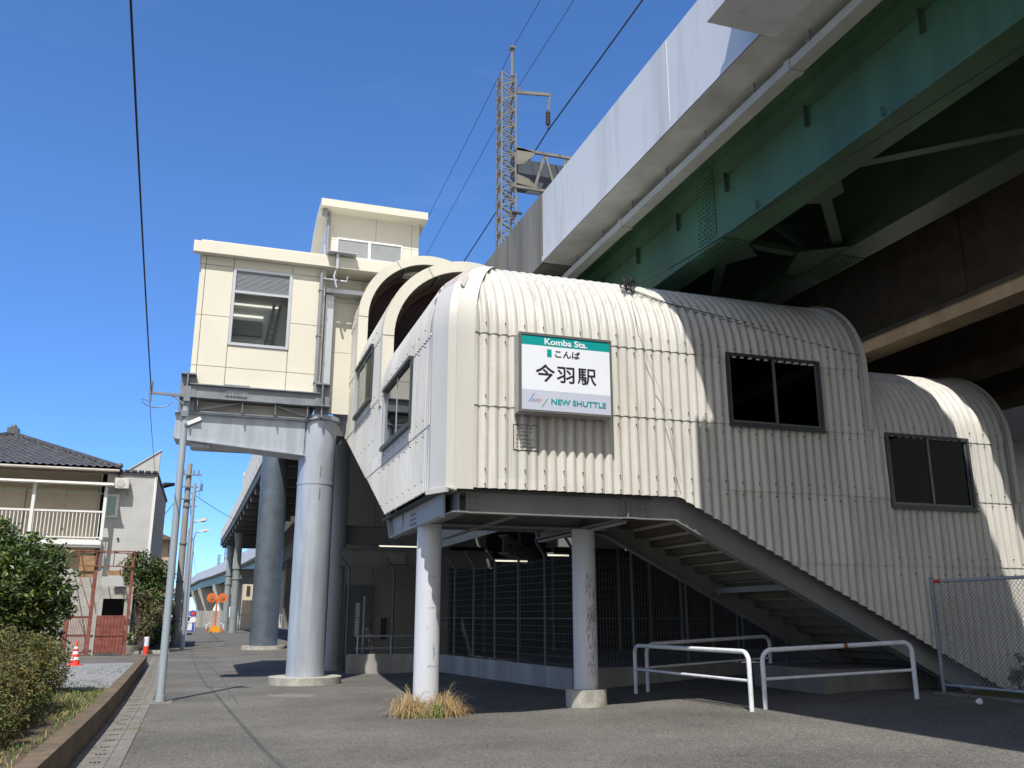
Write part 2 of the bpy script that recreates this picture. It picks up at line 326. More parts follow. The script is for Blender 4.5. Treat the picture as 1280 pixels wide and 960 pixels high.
# re-paved seams (thin darker sealed lines)
sm=MB()
def strip(pts,wd,z):
    for a,b in zip(pts[:-1],pts[1:]):
        a=Vector((a[0],a[1],z)); b=Vector((b[0],b[1],z)); n=(b-a).cross(Vector((0,0,1))).normalized()*wd/2
        sm.poly([a-n,a+n,b+n,b-n])
strip([(.70,17),(.62,20),(.55,25),(.1,33),(-.5,45),(-1.2,70)],.014,.005)
kind(sm.build('pavement_seam',mat('tar_seam',(.075,.073,.07),.8)),'structure')
pc=MB(); pc.box(-1.0,-.42,17.6,18.35,-.1,.012); pc.prismZ([(1.35,18.4),(2.1,18.2),(2.25,18.7),(1.7,19.1),(1.3,18.9)],-.1,.004)
kind(pc.build('pavement_patch',M_concg),'structure')

# ---------------------------------------------------------------- corrugated cladding
Y0=12.5; X0=3.03; BV=1.55; AH=1.05; LB=1.42
P=.157; AMP=.066
def corr(u): return AMP*(abs(math.cos(math.pi*u/P))**.75-1)          # broad rounded ridges, narrow valleys; ridge tops lie on the wall plane
def zbot_front(u): return 3.33 if u<7.0 else max(.1,3.33-.50*(u-7.0))
def zbot_left(v): return 3.33 if v<16.45 else 3.33+.43*(v-16.45)
def sheet_front(mb,u0,u1,spring,courses,wins,first=False,step=P/14):
    n=int(round((u1-u0)/step)); us=[u0+(u1-u0)*i/n for i in range(n+1)]
    for (za,zb_) in courses:
        for i in range(n):
            a,b=us[i],us[i+1]; um=(a+b)/2; iv=[(za,zb_)]
            for (wx0,wx1,wz0,wz1) in wins:
                if wx0<um<wx1:
                    nv=[]
                    for (p,q) in iv:
                        if p<wz0: nv.append((p,min(q,wz0)))
                        if q>wz1: nv.append((max(p,wz1),q))
                    iv=nv
            for (p,q) in iv:
                la=max(p,zbot_front(a)); lb=max(p,zbot_front(b))
                if la>=q-.002 and lb>=q-.002: continue
                la=min(la,q); lb=min(lb,q)
                o=lambda z:.016*(1-(z-za)/(zb_-za))
                mb.poly([(a,Y0-corr(a)-o(la),la),(b,Y0-corr(b)-o(lb),lb),(b,Y0-corr(b)-o(q),q),(a,Y0-corr(a)-o(q),q)],0,True)
    NT=30
    for i in range(n+1): pass
    cols=[]
    for u in us:
        col=[]
        tmin=0; tmax=math.pi
        if first and u<X0+.5+AH: 
            tmax=math.acos(max(-1,min(1,1-(u-(X0+.54))/AH))) if u>X0+.54 else 0.0
        if first and u<X0+.54+2*AH and u>=X0+.54+AH: tmax=math.pi/2+math.asin(min(1,(u-(X0+.54+AH))/AH))
        c=corr(u)+.016
        for k in range(NT+1):
            t=tmax*k/NT; r=BV
            col.append((u,Y0+BV-(BV+c)*math.cos(t),spring+(BV+c)*math.sin(t)-(0.03 if k==0 else 0)))
        cols.append(col)
    mb.grid(cols,0,True)
    yb=Y0+2*BV
    for i in range(0,n,5):
        a,b=us[i],us[min(i+5,n)]; mb.poly([(a,yb,max(0.1,zbot_front(a))),(b,yb,max(.1,zbot_front(b))),(b,yb,spring),(a,yb,spring)],0)
def sheet_left(mb,v0,v1,spring,courses,wins,A,B,zc,first=False,step=P/12,xr=5.4):
    """left flight: barrel with half width A (left), rise B above zc; right edge at xr+A"""
    n=int(round((v1-v0)/step)); vsn=[v0+(v1-v0)*i/n for i in range(n+1)]
    for (za,zb_) in courses:
        for i in range(n):
            a,b=vsn[i],vsn[i+1]; vm=(a+b)/2; iv=[(za,zb_)]
            for (wy0,wy1,wz0,wz1) in wins:
                if wy0<vm<wy1:
                    nv=[]
                    for (p,q) in iv:
                        if p<wz0: nv.append((p,min(q,wz0)))
                        if q>wz1: nv.append((max(p,wz1),q))
                    iv=nv
            for (p,q) in iv:
                la=max(p,zbot_left(a)); lb=max(p,zbot_left(b))
                if la>=q-.002 and lb>=q-.002: continue
                la=min(la,q); lb=min(lb,q)
                o=lambda z:.016*(1-(z-za)/(zb_-za))
                mb.poly([(X0-corr(a)-o(la),a,la),(X0-corr(b)-o(lb),b,lb),(X0-corr(b)-o(q),b,q),(X0-corr(a)-o(q),a,q)],0,True)
    NT=16; cols=[]
    for v in vsn:
        col=[]; tm=math.pi/2
        if first and v<Y0+.5+BV: tm=math.acos(max(-1,min(1,1-(v-(Y0+.54))/BV))) if v>Y0+.54 else 0.
        c=corr(v)+.016
        for k in range(NT+1):
            t=tm*k/NT; col.append((X0+A-(A+c)*math.cos(t),v,zc+(B+c)*math.sin(t)-(.03 if k==0 else 0)))
        if first and v<Y0+.54+BV: col+= [col[-1]]*(NT+1)
        else:
            for k in range(NT+1):
                t=math.pi/2+math.pi/2*k/NT; col.append((xr-(A+c)*math.cos(t),v,zc+(B+c)*math.sin(t)))
        cols.append(col)
    mb.grid(cols,0,True)
    for i in range(0,n,6):
        a,b=vsn[i],vsn[min(i+6,n)]; mb.poly([(xr+A,a,max(3.2,zbot_left(a))),(xr+A,b,max(3.2,zbot_left(b))),(xr+A,b,zc),(xr+A,a,zc)],0)
def screws_front(mb,u0,u1,zs,rng,wins):
    k0=math.ceil(u0/P)
    u=k0*P
    i=0
    while u<u1:
        i+=1
        if i%2==0:
            for z in zs:
                if any(a-.05<u<b+.05 and c-.05<z<d+.05 for a,b,c,d in wins) or z<zbot_front(u)+.05: continue
                zz=z+rng.uniform(-.015,.015); mb.tube([(u,Y0-.004,zz),(u,Y0-.045,zz)],[.011,.007],1,6)
                if rng.random()<.55: l=rng.uniform(.02,.07); mb.poly([(u-.005,Y0-.0195,zz-.008),(u+.005,Y0-.0195,zz-.008),(u+.001,Y0-.0195,zz-l),(u-.001,Y0-.0195,zz-l)],1)
        u+=P
def low_courses(mb,u0,u1,courses):
    n=int(round((u1-u0)/(P/14)))
    for (za,zb_) in courses:
        for i in range(n):
            a=u0+(u1-u0)*i/n; b=u0+(u1-u0)*(i+1)/n; la=max(za,zbot_front(a)); lb=max(za,zbot_front(b))
            if la>=zb_-.002 and lb>=zb_-.002: continue
            la=min(la,zb_); lb=min(lb,zb_); o=lambda z:.016*(1-(z-za)/(zb_-za))
            mb.poly([(a,Y0-corr(a)-o(la),la),(b,Y0-corr(b)-o(lb),lb),(b,Y0-corr(b),zb_),(a,Y0-corr(a),zb_)],0,True)
stair=thing('station_stair_hall',(6.0,14.0,0),'cream corrugated covered station stairway on columns with rounded roof and arches','station building')
WINF=[(8.0,9.85,4.58,5.80),(11.13,12.96,3.34,4.62)]
rng=random.Random(4)
C1=[(3.30,3.48),(3.48,4.58),(4.58,5.76)]
m=MB(); sheet_front(m,3.56,10.83,5.76,[(4.58,5.76)],WINF,True); low_courses(m,3.56,7.93,[(2.4,4.58)]); low_courses(m,7.93,10.83,[(2.33,3.48),(3.48,4.58)])
screws_front(m,3.6,10.8,(3.62,3.40,4.72,4.44,5.62,5.90),rng,WINF)
m.build('wall_cladding',[M_clad,M_screw],stair)
m=MB(); low_courses(m,8.9,10.83,[(1.2,2.33)]); m.build('wall_cladding',[M_clad,M_screw],stair)
m=MB(); sheet_front(m,10.83,13.95,4.60,[(2.33,3.48),(3.48,4.60)],WINF); low_courses(m,10.83,13.95,[(1.2,2.33),(.05,1.2)])
screws_front(m,10.9,13.9,(3.62,3.40,4.50,4.74,2.46,2.2),rng,WINF); m.build('wall_cladding',[M_clad,M_screw],stair)
m=MB(); sheet_front(m,13.95,17.2,3.46,[(2.33,3.46)],[]); low_courses(m,13.95,17.2,[(1.2,2.33),(.05,1.2)]); m.build('wall_cladding',[M_clad,M_screw],stair)
# step end walls (half-round ends facing the lower roof) + edge trims
def end_wall(mb,u,zs,zlow):
    pts=[(Y0+BV-(BV+.02)*math.cos(math.pi*k/24),zs+(BV+.02)*math.sin(math.pi*k/24)) for k in range(25)]
    mb.prismX(pts+[(Y0+2*BV,zlow),(Y0,zlow)],u-.05,u-.01,0)
for q in ((10.83,5.76,3.4),(13.95,4.60,2.4),(17.2,3.46,.3)): m=MB(); end_wall(m,*q); m.build('end_wall',M_clad,stair)
for u,zs in ((10.83,5.76),(13.95,4.60)):
    m=MB(); pts=[(u-.04,Y0+BV-(BV+.075)*math.cos(math.pi*k/24),zs+(BV+.075)*math.sin(math.pi*k/24)) for k in range(25)]
    pts=[(u-.04,Y0-.075,zs-1.1)]+pts
    rows=[[(p[0]+d,p[1],p[2]) for d in (-.05,.06)] for p in pts]; m.grid(rows,0,True)
    rows=[[(p[0]+.06,Y0+BV+(p[1]-Y0-BV)*s,zs+(p[2]-zs)*s if p[2]>=zs else p[2]) for s in (1,.96)] for p in pts]; m.grid(rows,0,False)
    m.build('edge_trim',M_clad,stair)
def screws_left(m,zs,v0,v1):
    k=0; v=math.ceil(v0/P)*P; rr=random.Random(8)
    while v<v1:
        k+=1
        if k%3==0:
            for z in zs:
                if z<zbot_left(v)+.05 or any(a-.05<v<b+.05 and c-.05<z<d+.05 for a,b,c,d in WINL): continue
                m.tube([(X0-.003,v,z),(X0-.035,v,z)],[.011,.007],1,6)
        v+=P
# left flight
WINL=[(14.4,16.85,4.62,5.78),(18.5,20.65,6.02,7.20)]
m=MB(); sheet_left(m,12.95,17.45,5.80,[(3.33,4.33),(4.33,5.80)],WINL,AH,LB,5.80,True,xr=5.45); screws_left(m,(3.5,4.2,4.46,5.66,5.94),13,17.3); m.build('wall_cladding',[M_clad,M_screw],stair)
m=MB(); sheet_left(m,17.45,20.85,7.2,[(3.33,4.33),(4.33,5.80),(5.80,7.2)],WINL,1.75,1.70,7.15,xr=4.85); screws_left(m,(5.0,5.7,5.93,7.06,7.34),17.6,20.8); m.build('wall_cladding',[M_clad,M_screw],stair)
m=MB(); sheet_left(m,20.85,26.0,8.6,[(4.33,5.80),(5.80,7.2),(7.2,8.6)],[],1.72,1.70,8.60,xr=4.75); screws_left(m,(6.9,7.08,7.34,8.46,8.72),21,25.8); m.build('wall_cladding',[M_clad,M_screw],stair)
# corner flashing (chamfer + front strip) following the hip
plan=[(X0+.005,Y0+.64),(X0+.0,Y0+.40),(X0+.145,Y0+.0),(X0+.27,Y0-.02),(X0+.275,Y0-.01),(X0+.56,Y0-.022)]
rows=[]
for z in (3.30,4.5,5.70): rows.append([(x,y,z) for x,y in plan])
for k in range(17):
    t=math.pi/2*k/16; 
    rows.append([(x+AH*(1-math.cos(t)),y+BV*(1-math.cos(t)),5.78+((BV+.03)*f+(LB+.01)*(1-f))*math.sin(t)) for (x,y),f in zip(plan,(0,0,.35,.8,.8,1))])
K=10
m=MB()
for a in range(len(plan)-1): m.grid([[r[a],r[a+1]] for r in (rows if a>=3 else rows[:K])],0,True)
m.build('corner_flashing',M_cap,stair)
m=MB()
for a in range(3): m.grid([[r[a],r[a+1]] for r in rows[K-1:]],0,True)
m.build('hip_panel',mat('faded_hip',(.50,.44,.38),.5,0,.08,2),stair)
m=MB(); a,b=rows[K-2][3],rows[K][3]; m.bar((a[0]-.01,a[1]-.03,a[2]),(b[0],b[1]-.02,b[2]),.07,.02,0,(0,1,.3)); m.build('flashing_clip',M_cap,stair)
m=MB(); m.prismZ([(X0-.06,Y0+.40),(X0+.14,Y0-.06),(X0+.18,Y0-.04),(X0-.02,Y0+.44)],3.24,3.31); m.prismY([(X0+.16,3.30),(X0+.30,3.27),(X0+.30,3.31)],Y0-.05,Y0+.1); m.build('drip_edge',M_cap,stair)
# arches
def arch(cx,zc,ro,yf,zleg,name):
    wdt=.235; dep=.55
    prof=[(cx-ro,zleg)]+[(cx-ro*math.cos(math.pi*k/36),zc+ro*math.sin(math.pi*k/36)) for k in range(37)]+[(cx+ro,zleg)]
    ri=ro-wdt
    inn=[(cx-ri,zleg)]+[(cx-ri*math.cos(math.pi*k/36),zc+ri*math.sin(math.pi*k/36)) for k in range(37)]+[(cx+ri,zleg)]
    m=MB()
    m.grid([[(x,yf,z) for x,z in prof],[(x,yf,z) for x,z in inn]],0,False)
    m.grid([[(x,yf,z) for x,z in prof],[(x,yf+.24,z) for x,z in prof]],0,True)
    m.grid([[(x,yf,z) for x,z in inn],[(x,yf+.05,z) for x,z in inn]],0,True)
    for kk in (1,13,24):
        x,z=prof[kk]; xi,zi=inn[kk]; m.bar((x,yf-.004,z),(xi,yf-.004,zi),.006,.012,1)
    o=m.build('arch_frame',[M_frame,M_joint],stair)
    m=MB(); m.grid([[(x,yf+.05,z) for x,z in inn],[(x,yf+.95,z) for x,z in inn]],0,True)
    for k in (6,14,22,30): 
        x,z=inn[k]; m.bar((x,yf+.06,z-.03),(x,yf+.94,z-.03),.05,.06,0)
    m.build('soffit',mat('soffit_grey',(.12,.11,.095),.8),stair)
    r2=ri-.12
    gl=[(cx-r2,zleg)]+[(cx-r2*math.cos(math.pi*k/36),zc+r2*math.sin(math.pi*k/36)) for k in range(37)]+[(cx+r2,zleg)]
    m=MB(); m.prismY(gl,yf+.80,yf+.82); go=m.build('arched_glazing',M_brglass,stair)
    m=MB(); m.grid([[(x,yf+.74,z) for x,z in inn],[(x,yf+.74,z) for x,z in gl]],0,False); m.grid([[(x,yf+.74,z) for x,z in gl],[(x,yf+.82,z) for x,z in gl]],0,True)
    m.bar((cx+.1,yf+.78,zleg),(cx+.1,yf+.78,zc+r2),.05,.05); m.bar((cx-r2,yf+.78,zc-.1),(cx+r2,yf+.78,zc-.1),.04,.04)
    m.build('glazing_rim',mat('brown_rim',(.085,.042,.03),.6),go)
arch(4.86,7.10,1.84,17.35,5.6,'b'); arch(4.80,8.62,1.80,20.75,7.0,'c')
# windows
def window_front(x0,x1,z0,z1):
    f=.036; d0=Y0-.035; d1=Y0+.10
    m=MB(); m.box(x0-.015,x1+.015,d0,d1,z0-.03,z0+f); m.box(x0-.015,x1+.015,d0,d1,z1-f,z1+.015); m.box(x0-.015,x0+f,d0,d1,z0+f,z1-f); m.box(x1-f,x1+.015,d0,d1,z0+f,z1-f)
    m.box(x0-.02,x1+.02,d0-.04,d0-.002,z0-.045,z0-.02)
    w_=m.build('window',M_dframe,stair); xm=(x0+x1)/2
    m=MB(); m.box(xm-.022,xm+.022,Y0-.02,Y0+.03,z0+f,z1-f); m.box(x0+f,x0+f+.03,Y0-.02,Y0+.03,z0+f,z1-f); m.box(x1-f-.03,x1-f,Y0-.0,Y0+.05,z0+f,z1-f); m.box(x0+f+.03,xm-.03,Y0-.02,Y0+.03,z0+f,z0+f+.035); m.box(xm+.03,x1-f-.03,Y0,Y0+.05,z0+f,z0+f+.035)
    m.build('sash',mat('sash_grey',(.16,.17,.17),.4,.3),w_)
    m=MB(); m.box(x0+f+.03,xm-.03,Y0+.0,Y0+.006,z0+f+.035,z1-f); m.box(xm+.03,x1-f-.03,Y0+.025,Y0+.031,z0+f+.035,z1-f); m.build('pane',M_glassd,w_)
for a in WINF: window_front(a[0],a[1],a[2],a[3])
def window_left(y0,y1,z0,z1):
    f=.03; d0=X0-.03; d1=X0+.06
    m=MB(); m.box(d0-.015,d1,y1-f-.01,y1+.045,z0+f,z1-f,1); m.box(d0-.045,d1,y0-.03,y1+.03,z0-.05,z0+f); m.box(d0-.04,d1,y0-.03,y1+.03,z1-f,z1+.03); m.box(d0,d1,y0-.03,y0+f,z0+f,z1-f); w_=m.build('window',[M_dframe,M_alu],stair); ym=y0+(y1-y0)*.5
    m=MB(); m.box(X0-.012,X0+.03,ym-.02,ym+.02,z0+f,z1-f); m.bar((X0-.005,ym,z0+f+.02),(X0-.005,y1,z0+f+.02),.02,.03)
    m.build('sash',M_alu,w_)
    m=MB(); m.box(X0-.004,X0+.002,y0+f,ym-.02,z0+f,z1-f); m.box(X0+.002,X0+.008,ym+.02,y1-f,z0+f,z1-f); m.build('pane',glass('coated_glass',(.30,.33,.31),ior=2.7),w_)
for a in WINL: window_left(*a)
# structure under the hall
def zst(u): return zbot_front(u)
m=MB()
poly=[(3.55,3.42),(7.05,3.42),(12.9,.50),(12.9,.02),(12.55,.15),(6.95,2.97),(3.55,2.97)]
m.prismY(poly,Y0+.24,Y0+.27)
fl=[(3.55,2.975),(6.96,2.975),(12.6,.155)]
for a,b in zip(fl[:-1],fl[1:]): m.bar((a[0],Y0+.18,a[1]),(b[0],Y0+.18,b[1]),.15,.022)
fl=[(3.55,3.43),(7.05,3.43),(12.9,.51)]
for a,b in zip(fl[:-1],fl[1:]): m.bar((a[0],Y0+.19,a[1]-.02),(b[0],Y0+.19,b[1]-.02),.10,.02)
for x in (3.62,5.95,6.42):
    for dx in (0,.1):
        for z in (3.04,3.13,3.22): m.tube([(x+dx,Y0+.245,z),(x+dx,Y0+.215,z)],.02,0,6)
m.build('front_stringer',M_steelg,stair)
m=MB(); yb=Y0+2.95
poly=[(6.3,3.42),(7.05,3.42),(12.9,.52),(12.9,.02),(12.55,.15),(6.95,2.97),(6.3,2.97)]
m.prismY(poly,yb,yb+.03); fl=[(6.3,2.975),(6.96,2.975),(12.6,.155)]
for a,b in zip(fl[:-1],fl[1:]): m.bar((a[0],yb-.06,a[1]),(b[0],yb-.06,b[1]),.15,.022)
m.build('rear_stringer',M_steelg,stair)
m=MB(); pts=[]; u=7.0; z=3.40
for k in range(19):
    pts+= [(u,z),(u+.02,z-.158)]; u+=.316; z-=.158
for a,b in zip(pts[:-1],pts[1:]): m.poly([(a[0],Y0+.275,a[1]),(b[0],Y0+.275,b[1]),(b[0],yb-.005,b[1]),(a[0],yb-.005,a[1])])
for k in range(0,19,1):
    uu=7.0+.316*k; m.box(uu,uu+.03,Y0+.275,yb-.005,3.40-.158*k-.06,3.40-.158*k-.002)
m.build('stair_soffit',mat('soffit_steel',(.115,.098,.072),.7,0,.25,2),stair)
m=MB(); 
for uu in (9.3,):
    zz=3.24-.5*(uu-7)-.22; m.bar((uu,Y0+.275,zz+.10),(uu,yb-.03,zz+.10),.05,.10); m.bar((uu,yb-.25,zz+.04),(uu,yb-.03,zz-.05),.05,.04)
m.build('cross_beam',M_steelg,stair)
m=MB()
for cx in (3.42,6.17):
    m.bar((cx,Y0+.06,2.975),(cx,16.6,2.975),.24,.022); m.bar((cx,Y0+.16,3.14),(cx,16.6,3.14),.02,.30); m.bar((cx,Y0+.16,3.28),(cx,16.6,3.28),.22,.02)
m.bar((X0+.25,14.45,2.965),(6.6,14.45,2.965),.24,.022); m.bar((X0+.25,14.45,3.12),(6.6,14.45,3.12),.02,.28); m.bar((4.3,12.75,2.95),(4.3,17,2.95),.1,.02)
for yy in (13.4,15.4,16.5): m.bar((3.5,yy,3.18),(6.4,yy,3.18),.12,.18)
m.build('floor_beam',M_steelg,stair)
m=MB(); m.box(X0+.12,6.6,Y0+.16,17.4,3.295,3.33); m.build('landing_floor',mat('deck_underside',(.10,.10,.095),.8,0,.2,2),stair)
m=MB()
for xx in (X0+.24,6.25):
    p=[(15.9,3.30),(16.4,3.36),(26,7.50),(26,7.44),(17.3,3.70),(16.75,2.95),(15.9,2.92)]
    m.prismX([(12.98,3.30),(12.98,2.95),(15.9,2.92),(16.0,3.30)],xx,xx+.03); m.prismX(p,xx+.0,xx+.03)
    m.bar((xx-.03,16.75,2.95),(xx-.03,17.3,3.70),.13,.022); m.bar((xx-.03,12.98,2.94),(xx-.03,16.75,2.925),.13,.022)
    for a in (14.9,15.05,15.2):
        for z in (3.02,3.1,3.18): m.tube([(xx-.03,a,z),(xx+.0,a,z)],.018,0,6)
m.build('side_stringer',M_steelw,stair)
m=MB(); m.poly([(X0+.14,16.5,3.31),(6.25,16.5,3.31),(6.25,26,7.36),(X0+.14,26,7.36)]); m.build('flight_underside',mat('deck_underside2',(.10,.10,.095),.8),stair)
# interior so the windows look into a real room
m=MB(); m.box(6.3,6.32,17.4,26,3.4,8.6); m.poly([(7,Y0+.3,3.36),(17,Y0+.3,-1.6),(17,15.4,-1.6),(7,15.4,3.36)]); m.prismY([(6.5,3.36),(7,3.36),(12.6,.6),(12.6,4.4),(10.8,4.5),(10.8,5.6),(6.5,5.6)],15.2,15.23)
m.build('inner_wall',M_inner,stair)
for cx,cy,ped in ((3.42,14.48,False),(6.17,14.48,True)):
    m=MB(); m.cyl(cx,cy,0 if not ped else .3,2.955,.205,.20,0,40)
    mc=m
    if ped:
        m=MB(); m.tube([(cx,cy,-.05),(cx,cy,.32)],.345,0,36); mp_=m
    else:
        m=MB(); m.tube([(cx,cy,-.05),(cx,cy,.10),(cx,cy,.2)],[.235,.225,.206],0,36); mp_=m
    # paint wear and remains of tape
    m=mc; r3=random.Random(3 if ped else 5)
    def patch(a0,a1,z0,z1,mi=0):
        rad=.2072; n=r3.randint(7,11); pts=[]
        for i in range(n):
            q=2*math.pi*i/n; rr_=r3.uniform(.5,1.1); a=(a0+a1)/2+(a1-a0)/2*rr_*math.cos(q); z=(z0+z1)/2+(z1-z0)/2*rr_*math.sin(q)
            pts.append((cx+rad*math.sin(a),cy-rad*math.cos(a),z))
        m.poly(pts,mi+1)
    if ped:
        for k in range(260):
            a=r3.uniform(-.30,.70); z=r3.choice([r3.uniform(1.75,2.15),r3.uniform(1.0,1.75),r3.uniform(1.35,1.6),r3.uniform(.5,1.0)]); patch(a,a+r3.uniform(.02,.10),z,z+r3.uniform(.01,.12),0)
        patch(-.5,.9,.33,.37,0)
    else:
        for (z,a0,a1) in ((2.10,-.15,.6),(1.62,-.2,.35),(.72,-.15,.95)):
            a=a0
            while a<a1:
                b=a+r3.uniform(.03,.14)
                patch(a,b,z+r3.uniform(-.006,.006),z+r3.uniform(.015,.04),1 if z<2 else 0); a=b+r3.uniform(.0,.09)
        for k in range(26):
            a=r3.uniform(-.3,.9); z=r3.uniform(1.2,2.0); patch(a,a+r3.uniform(.02,.07),z,z+r3.uniform(.01,.03),0)
        for k in range(7): z=.85+k*.035; patch(.28+r3.uniform(-.05,.05),.42+r3.uniform(-.05,.05),z,z+.03,0)
    c=m.build('column',[M_col,mat('worn_patch',(.30,.31,.32),.8,0,.3,8),mat('tape_remains',(.22,.24,.40),.7)],stair); mp_.build('pedestal',M_concp,c)

# ---------------------------------------------------------------- station sign and notice
sign=thing('station_sign',(5.0,Y0-.15,4.47),'square white and teal station name sign mounted on the corrugated wall','sign')
SX0,SX1,SZ0,SZ1=4.22,5.73,4.47,5.69; SY=Y0-.30
m=MB(); m.box(SX0,SX1,SY+.012,Y0-.03,SZ0,SZ1); m.build('sign_box',mat('sign_side',(.42,.42,.40),.45,.2),sign)
m=MB(); f=.024
m.box(SX0-.012,SX1+.012,SY-.012,SY+.03,SZ0-.012,SZ0+f); m.box(SX0-.012,SX1+.012,SY-.012,SY+.03,SZ1-f,SZ1+.012); m.box(SX0-.012,SX0+f,SY-.012,SY+.03,SZ0+f,SZ1-f); m.box(SX1-f,SX1+.012,SY-.012,SY+.03,SZ0+f,SZ1-f); m.build('sign_frame',M_signf,sign)
fx0,fx1,fz0,fz1=SX0+f,SX1-f,SZ0+f,SZ1-f; FH=fz1-fz0; FW=fx1-fx0
m=MB(); zt=fz1-.135*FH; zg=fz0+.265*FH
m.poly([(fx0,SY,zg),(fx1,SY,zg),(fx1,SY,zt),(fx0,SY,zt)],0); m.poly([(fx0,SY,zt),(fx1,SY,zt),(fx1,SY,fz1),(fx0,SY,fz1)],1); m.poly([(fx0,SY,fz0),(fx1,SY,fz0),(fx1,SY,zg),(fx0,SY,zg)],2)
face=m.build('sign_face',[M_signw,M_teal,M_signg],sign)
def text(body,cx,cz,w_,h_,mt,bold,name,y=SY-.004,parent=None,spacing=1.0,ex=.0015):
    c=bpy.data.curves.new(name,'FONT'); c.body=body; c.offset=bold; c.extrude=.002; c.space_character=spacing; c.resolution_u=3
    o=bpy.data.objects.new(name,c); COL.objects.link(o); dg=bpy.context.evaluated_depsgraph_get(); dg.update()
    me=bpy.data.meshes.new_from_object(o.evaluated_get(dg)); bpy.data.objects.remove(o); 
    xs=[v.co.x for v in me.vertices]; ys=[v.co.y for v in me.vertices]; x0,x1,y0,y1=min(xs),max(xs),min(ys),max(ys)
    for v in me.vertices:
        x=(v.co.x-(x0+x1)/2)/(x1-x0)*w_+cx; z=(v.co.y-(y0+y1)/2)/(y1-y0)*h_+cz; v.co=(x,y+(-ex if v.co.z>0 else ex),z)
    me.materials.clear(); me.materials.append(mt); me.update(); me.name=name
    ob=bpy.data.objects.new(name,me); COL.objects.link(ob); ob.parent=parent
    return ob
text('Komba Sta.',fx0+.50*FW,fz1-.071*FH,.485*FW,.088*FH,M_signw,.024,'lettering',parent=face)
text('こんば',fx0+.515*FW,fz0+.775*FH,.285*FW,.100*FH,M_ink,.017,'lettering',parent=face,spacing=1.0)
text('今羽駅',fx0+.497*FW,fz0+.50*FH,.685*FW,.235*FH,M_ink,.012,'lettering',parent=face,spacing=1.12)
text('NEW SHUTTLE',fx0+.635*FW,fz0+.125*FH,.62*FW,.075*FH,M_teal,.022,'lettering',parent=face)
m=MB(); m.box(fx0+.285*FW,fx0+.335*FW,SY-.0055,SY-.001,fz0+.725*FH,fz0+.825*FH); m.build('square_mark',M_teal,face)
m=MB(); lc=[(.10,.30,.62),(.10,.32,.70),(.10,.20,.62),(.42,.08,.42),(.62,.08,.22),(.62,.08,.16),(.68,.22,.16),(.30,.36,.10),(.08,.40,.16)]
lm=[mat('stripe_%s'%n,c,.4,0,.02) for n,c in zip(('sky','azure','cobalt','violet','crimson','red','coral','olive','green'),lc)]
zl=fz0+.105*FH
for k in range(7):
    x=fx0+(.072+k*.0235)*FW; t=.009; z0_,dz_,dx_=(zl-.005,.145,.100) if k==0 else ((zl-.080,.145,.100) if k==6 else (zl,.055,.038))
    if k==6: x+=.004
    m.poly([(x,SY-.005,z0_),(x+t,SY-.005,z0_),(x+t+dx_,SY-.005,z0_+dz_),(x+dx_,SY-.005,z0_+dz_)],[0,1,2,4,5,6,8][k])
m.build('stripe_logo',lm,face)
# notice pasted on the corrugation
m=MB(); nx0,nx1,nz0,nz1=4.21,4.63,3.92,4.32; r5=random.Random(11)
def np_(u,z,e): return (u,Y0-corr(u)-.016*(1-(z-3.48)/1.1)-e,z)
n=30; us=[nx0+(nx1-nx0)*i/n for i in range(n+1)]
m.grid([[np_(u,z,.002) for u in us] for z in (nz0,nz1)],0,True)
for z in (nz0,nz1-.012): m.grid([[np_(u,q,.004) for u in us] for q in (z,z+.012)],1,True)
for u0 in (nx0,nx1-.012): m.grid([[np_(u,q,.004) for u in (u0,u0+.006,u0+.012)] for q in (nz0,nz1)],1,True)
for row,(a,b) in zip(range(6),((.25,.75),(.35,.7),(.12,.6),(.12,.8),(.12,.72),(.12,.9))):
    z=nz1-.05-row*.058; u=nx0+a*(nx1-nx0)
    while u<nx0+b*(nx1-nx0):
        m.grid([[np_(u+q,zz,.004) for q in (0,.006,.012)] for zz in (z-.012,z+r5.uniform(0,.014))],1,True); u+=r5.uniform(.018,.03)
tag(m.build('notice_sheet',[M_clad,M_ink]),'small black bordered notice of faint lines pasted under the station sign','notice')

# ---------------------------------------------------------------- railway viaduct overhead
XP=6.5; ZB=9.09; ZT=10.76; WEB=7.74; GB=7.61
via=thing('railway_viaduct',(9,0,0),'elevated railway bridge with green steel girders and white parapet over the stairway','viaduct')
YE=17.2; YS=-30
m=MB(); m.box(XP,XP+.22,8.8,YE,ZB,ZT); 
m.box(XP-.012,XP-.001,11.33,11.36,ZB+.01,ZT-.01) 
m.poly([(XP-.004,8.8,ZB+.16),(XP-.004,YE,ZB+.16),(XP-.03,YE,ZB+.13),(XP-.03,8.8,ZB+.13)]); m.poly([(XP-.03,8.8,ZB+.13),(XP-.03,YE,ZB+.13),(XP-.03,YE,ZB-.0),(XP-.03,8.8,ZB-.0)])
m.build('parapet',M_para,via)
m=MB(); m.box(5.66,5.86,YS,8.79,ZB-.005,ZT+.03); m.box(5.86,XP+.22,YS,8.79,ZB-.004,ZB+.25); m.box(5.86,XP+.2,8.6,8.79,ZB+.25,ZT+.02); m.build('projecting_bay',M_para,via)
m=MB(); m.box(XP+.22,11.1,YS,YE,ZB+.003,ZB+.3); m.box(XP+.01,XP+.22,8.81,YE-.01,ZB-.002,ZB+.003); m.build('deck_slab',mat('slab_bounce_lit',(.56,.56,.54),.8,0,.25,1.2,streak=False,detail=9),via)  # slab made paler to hold the light bounced onto its underside
m=MB(); m.box(10.9,11.12,YS,YE,ZB-.05,ZT); m.build('parapet',M_para,via)
